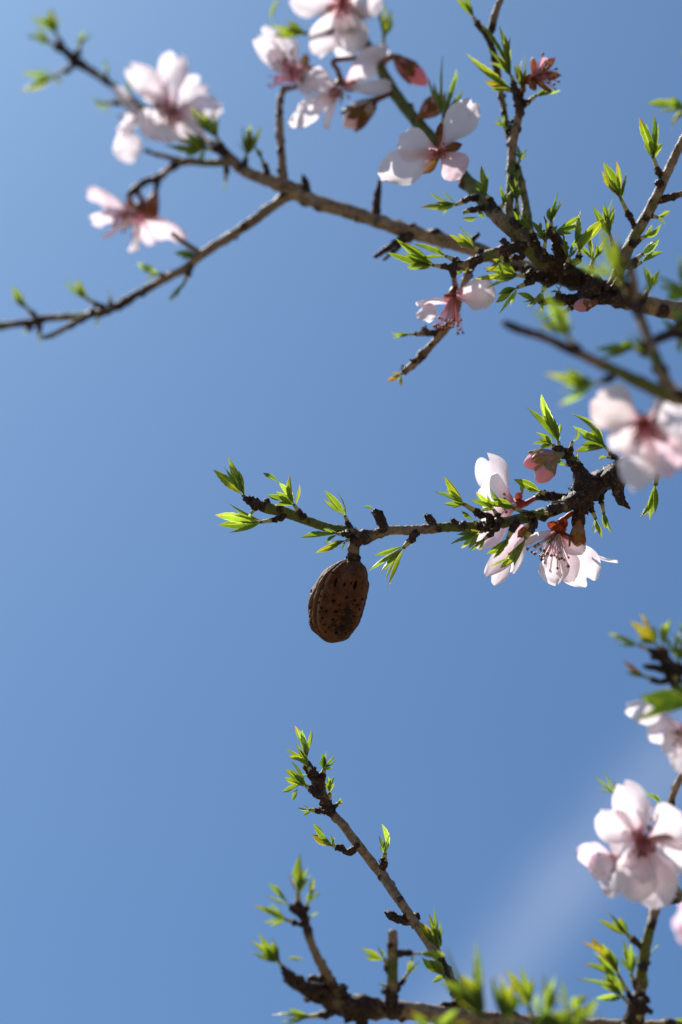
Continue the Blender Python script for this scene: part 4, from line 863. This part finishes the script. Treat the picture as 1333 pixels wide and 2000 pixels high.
for a, kw in [
    (((560, 1898), (545, 1878), -6, [(489, 1835, 24), (505, 1820, 20), (531, 1830, 15), (515, 1850, 16), (594, 1874, 9, None, (560, 1872))]), {}),
    (((584, 1776), (582, 1745), -6, [(588, 1666, 24), (604, 1690, 16), (562, 1702, 6, (2, .6, .8)), (592, 1710, 14)]), {'r': 8}), (((578, 1782), (565, 1766), -6, [(524, 1724, 15)]), {'dark': .8}), (((598, 1778), (601, 1762), -6, [(614, 1713, 15), (627, 1744, 13)]), {'r': 5}),
    (((588, 1806), (556, 1795), -6, [(494, 1768, 13), (514, 1801, 14), (518, 1768, 6)]), {}), (((598, 1796), (606, 1790), -6, [(622, 1781, 9)]), {'r': 5}),
    (((665, 1978), (598, 1986), -5.3, [(527, 1984, 22), (553, 2002, 13)]), {'dark': .6, 'r': 7}), (((760, 1900), (751, 1872), -5, [(702, 1850, 18), (737, 1844, 9)]), {}), (((776, 1932), (800, 1896), -5, [(820, 1878, 14), (806, 1862, 12)]), {}),
    (((758, 1930), (748, 1924), -5, [(740, 1920, 6)]), {'r': 4}), (((800, 1862), (822, 1863), -5, [(872, 1866, 16), (850, 1858, 10)]), {'r': 4, 'dark': .2}),
    (((604, 1502), (599, 1482), 0, [(576, 1417, 20), (609, 1424, 15), (577, 1447, 8), (594, 1455, 12)]), {'dark': .4}), (((612, 1514), (602, 1497), -.3, [(558, 1461, 22)]), {'dark': .5}), (((626, 1528), (634, 1502), 0, [(630, 1471, 15), (638, 1467, 9), (656, 1474, 9), (658, 1482, 6), (651, 1499, 6)]), {'dark': .7, 'r': 7}),
    (((622, 1552), (598, 1534), -.4, [(557, 1502, 18), (569, 1487, 10), (556, 1518, 14), (549, 1547, 17, None, (592, 1530)), (571, 1564, 11, None, (582, 1540))]), {'r': 7, 'dark': .7}), (((615, 1518), (600, 1514), -.2, [(585, 1515, 6)]), {'r': 5, 'dark': .9}),
    (((644, 1580), (644, 1548), 0, [(640, 1515, 13), (653, 1516, 13), (655, 1552, 5)]), {'dark': .5}), (((648, 1580), (662, 1568), 0, [(667, 1558, 8), (671, 1566, 6), (664, 1563, 6)]), {'r': 5, 'dark': .7}), (((634, 1586), (604, 1581), 0, [(581, 1577, 9), (591, 1594, 9), (594, 1572, 6)]), {'dark': .55}),
    (((685, 1664), (648, 1650), 0, [(611, 1609, 24), (656, 1635, 9), (645, 1628, 12), (630, 1645, 10)]), {'dark': .75, 'r': 6.5}), (((746, 1708), (752, 1666), 0, [(746, 1609, 22), (762, 1630, 16), (741, 1650, 9)]), {'dark': .7, 'r': 7.5}), (((762, 1786), (757, 1782), -.8, [(751, 1778, 5, (2.2, .6, .8))]), {'r': 5, 'dark': .9}),
    (((866, 1886), (856, 1850), -2.5, [(819, 1799, 24), (848, 1769, 20), (838, 1785, 14), (866, 1820, 15), (850, 1800, 20)]), {}), (((886, 1925), (866, 1906), -3, [(824, 1870, 24), (844, 1918, 11), (860, 1878, 15)]), {'dark': .3}), (((900, 1950), (885, 1925), -3.2, [(868, 1905, 8)]), {'dark': .3}),
    (((1254, 1850), (1226, 1826), -5, [(1181, 1777, 22), (1168, 1795, 13)]), {'r': 7, 'dark': .7}), (((1244, 1930), (1232, 1902), -5, [(1217, 1834, 19), (1232, 1842, 15)]), {}), (((1236, 1955), (1207, 1902), -5, [(1134, 1838, 17), (1153, 1829, 21), (1194, 1860, 20)]), {'dark': .3}), (((1240, 1975), (1216, 1946), -5, [(1167, 1870, 22), (1121, 1913, 14), (1164, 1949, 17), (1185, 1890, 18)]), {'dark': .3}),
    (((1264, 1868), (1271, 1862), -5, [(1288, 1846, 6)]), {'r': 4}), (((1252, 1945), (1260, 1930), -5.3, [(1262, 1895, 12)]), {'r': 5}), (((1228, 1590), (1198, 1548), -4, [(1161, 1515, 11), (1180, 1504, 11)]), {'r': 4}), (((1304, 1586), (1291, 1568), -4, [(1259, 1548, 15)]), {'r': 5}), (((1375, 2015), (1345, 1998), -3.4, [(1318, 1988, 12)]), {'r': 5}),
]:
    shoot(L, *a, **kw)
spurs(L, 20, 31)
T(L, (1300, 1640, -4, 5, .3, .3), (1260, 1612, -4.3, 4, .5, .2), (1228, 1590, -4, 4, .3, .5))
blossom('large white blossom with pink centre at the lower right edge, front of its pair', (1258, 1642), -7, (-.25, -.1, 1), (1298, 1650),
        [(1213, 1526, .3, 72, {'cup': .3}), (1168, 1586, .2, 76, {'cup': .3}), (1340, 1596, .3, 104), (1228, 1762, -.5, 84, {'cup': .32}), (1296, 1776, -.4, 96), (1262, 1730, -1.0, 60, {'cup': .4, 'rip': 2}), (1250, 1560, 1.0, 64, {'rip': 2, 'cup': .35}), (1205, 1690, -.6, 52, {'rip': 2, 'cup': .4}), (1320, 1740, .4, 70, {'rip': 2}), (1190, 1640, .9, 66), (1345, 1690, .6, 90)], [(1225, 1610, .4, 20), (1320, 1640, .2, 20, (1, 1.3, 1)), (1275, 1690, .3, 20)], stamens=30, st_tint=(1, .42, .5), st_len=38, st_spread=.7, stem_d=-4.2)
blossom('pinker blossom half hidden on the left of the large lower right blossom', (1208, 1672), -6, (-.7, -.35, .6), (1290, 1700),
        [(1126, 1666, .2, 66, {'tint': (1, .90, .95)}), (1166, 1722, -.6, 56, {'cup': .3}), (1200, 1758, -.4, 64, {'cup': .35}), (1146, 1694, .8, 60, {'tint': (1, .88, .93)}), (1180, 1700, -1.2, 50, {'cup': .4}), (1200, 1590, .8, 50)], stamens=12, stem_d=-4.1)
blossom('very blurred pink blossom at the right edge, far behind, low down', (1384, 1796), 17, (-.6, -.2, .8), (1410, 1774),
        [(1312, 1800, .2, 62, {'tint': (1, .86, .92)}), (1326, 1842, -.3, 56, {'tint': (1, .84, .9)}), (1332, 1746, .4, 54, {'tint': (1, .86, .92)}), (1390, 1850, 0, 60), (1400, 1730, 0, 60)], stamens=14)

# ================================================================== twig close to the lens along the bottom edge
H = branch('very blurred leafy twig close to the lens at the bottom edge', (1300, 2090), -12)
tube('stem', H, [(2450, 2000, 4, 30, 0, .2), (1900, 2220, -6, 20, .2, .1), (1550, 2170, -10, 15, .4, .1), (1300, 2090, -12, 12, .4, .1), (1150, 2040, -12, 10, .4, .2), (1050, 2020, -12, 10, .4, .2), (960, 2020, -13, 9, .4, .3), (880, 2040, -13, 8, .3, .4), (840, 2045, -13, 6, 0, .8)])
for a in [
    ((955, 2020), (945, 1990), -11, [(870, 1850, 46), (928, 1832, 54), (905, 1905, 34)]), ((985, 2022), (985, 1990), -11, [(962, 1905, 26), (1002, 1912, 28), (1020, 1945, 24)]), ((1140, 2036), (1130, 2000), -11, [(1120, 1945, 26), (1165, 1950, 28)]), ((1015, 2018), (1000, 1978), -9, [(978, 1898, 17), (985, 1955, 18, (1.7, 1.7, 3.5))]), ((1050, 2018), (1034, 1966), -8.5, [(989, 1892, 22), (1018, 1885, 19)]),
    ((1080, 2022), (1060, 1985), -11, [(1086, 1902, 24, (1.7, 1.7, 3.5)), (1064, 1898, 13), (1050, 1940, 18, (1.7, 1.7, 3.2))]), ((1110, 2030), (1108, 1968), -9, [(1148, 1944, 20), (1093, 1908, 11)]), ((1010, 2022), (1045, 2000), -12, [(1178, 1984, 44), (1120, 2004, 38), (1075, 1965, 34)]), ((842, 2045), (845, 2020), -11.5, [(805, 1974, 24), (850, 1986, 22), (900, 1968, 24), (915, 1992, 22)]),
]:
    shoot(H, *a, r=7, tint=None)

# ================================================================== leafy tip at the right edge
Rr = branch('blurred branch tip with broad yellow-green leaves at the right edge', (1460, 1335), -8)
tube('stem', Rr, [(2450, 1300, 6, 30, 0, .2), (2000, 1400, 0, 22, .1, .2), (1680, 1390, -5, 17, .2, .2), (1460, 1335, -8, 14, .2, .3), (1350, 1312, -8, 12, 0, .8), (1318, 1304, -8, 11, .3, .6), (1302, 1290, -8, 11, 0, 1), (1297, 1270, -8, 10, 0, 1)], sides=14)
T(Rr, (1305, 1312, -8, 8, 0, .9), (1280, 1304, -8, 7, 0, .9), (1257, 1302, -8, 4, 0, 1)); T(Rr, (1322, 1322, -8, 8, 0, .9), (1290, 1332, -8, 6, 0, .9), (1272, 1327, -8, 4, .2, .5))
for a in [
    ((1297, 1274), (1283, 1260), -8, [(1230, 1213, 20), (1251, 1197, 18)]), ((1300, 1275), (1297, 1262), -8, [(1310, 1207, 19)]), ((1290, 1278), (1248, 1260), -8, [(1188, 1236, 14)]), ((1282, 1331), (1262, 1322), -8, [(1217, 1290, 19, (2.8, .8, .8))]),
     ((1345, 1305), (1340, 1292), -8, [(1308, 1264, 20), (1345, 1215, 18)]), ((1352, 1310), (1350, 1280), -7, [(1322, 1210, 12)]),
]:
    shoot(Rr, *a, r=6)
for a in [((1330, 1312), (1326, 1290), -8, [(1300, 1240, 16), (1330, 1232, 16)]), ((1315, 1308), (1322, 1330), -8.5, [(1300, 1360, 18), (1335, 1372, 18)])]:
    shoot(Rr, *a, r=6)
spurs(Rr, 6, 41)
shoot(Rr, *((1375, 1390), (1352, 1376), -9.5, [(1250, 1358, 60, (2.3, 2.1, 1), None, (-.43, .53, -.73)), (1268, 1392, 50, (2.3, 2.1, .9), None, (-.43, .53, -.73)), (1232, 1411, 34, (2.8, 2.1, .8), None, (-.43, .53, -.73)), (1335, 1325, 34)]), r=6, dens=0)  # broad leaf tints raised to imitate sun glowing through the blades
T(Rr, (1455, 1340, -8.5, 10, .3, .3), (1400, 1378, -9.3, 8, .3, .4), (1372, 1390, -9.5, 6, 0, .8))
blossom('blurred white blossom behind broad yellow-green leaves at the right edge', (1350, 1424), -7, (-.6, -.4, .6), (1372, 1395),
        [(1220, 1378, .3, 60), (1262, 1422, -.2, 66), (1290, 1462, -.5, 60), (1332, 1512, -.4, 60), (1400, 1500, 0, 70)], [(1340, 1455, .3, 24)], stamens=22, st_len=44)
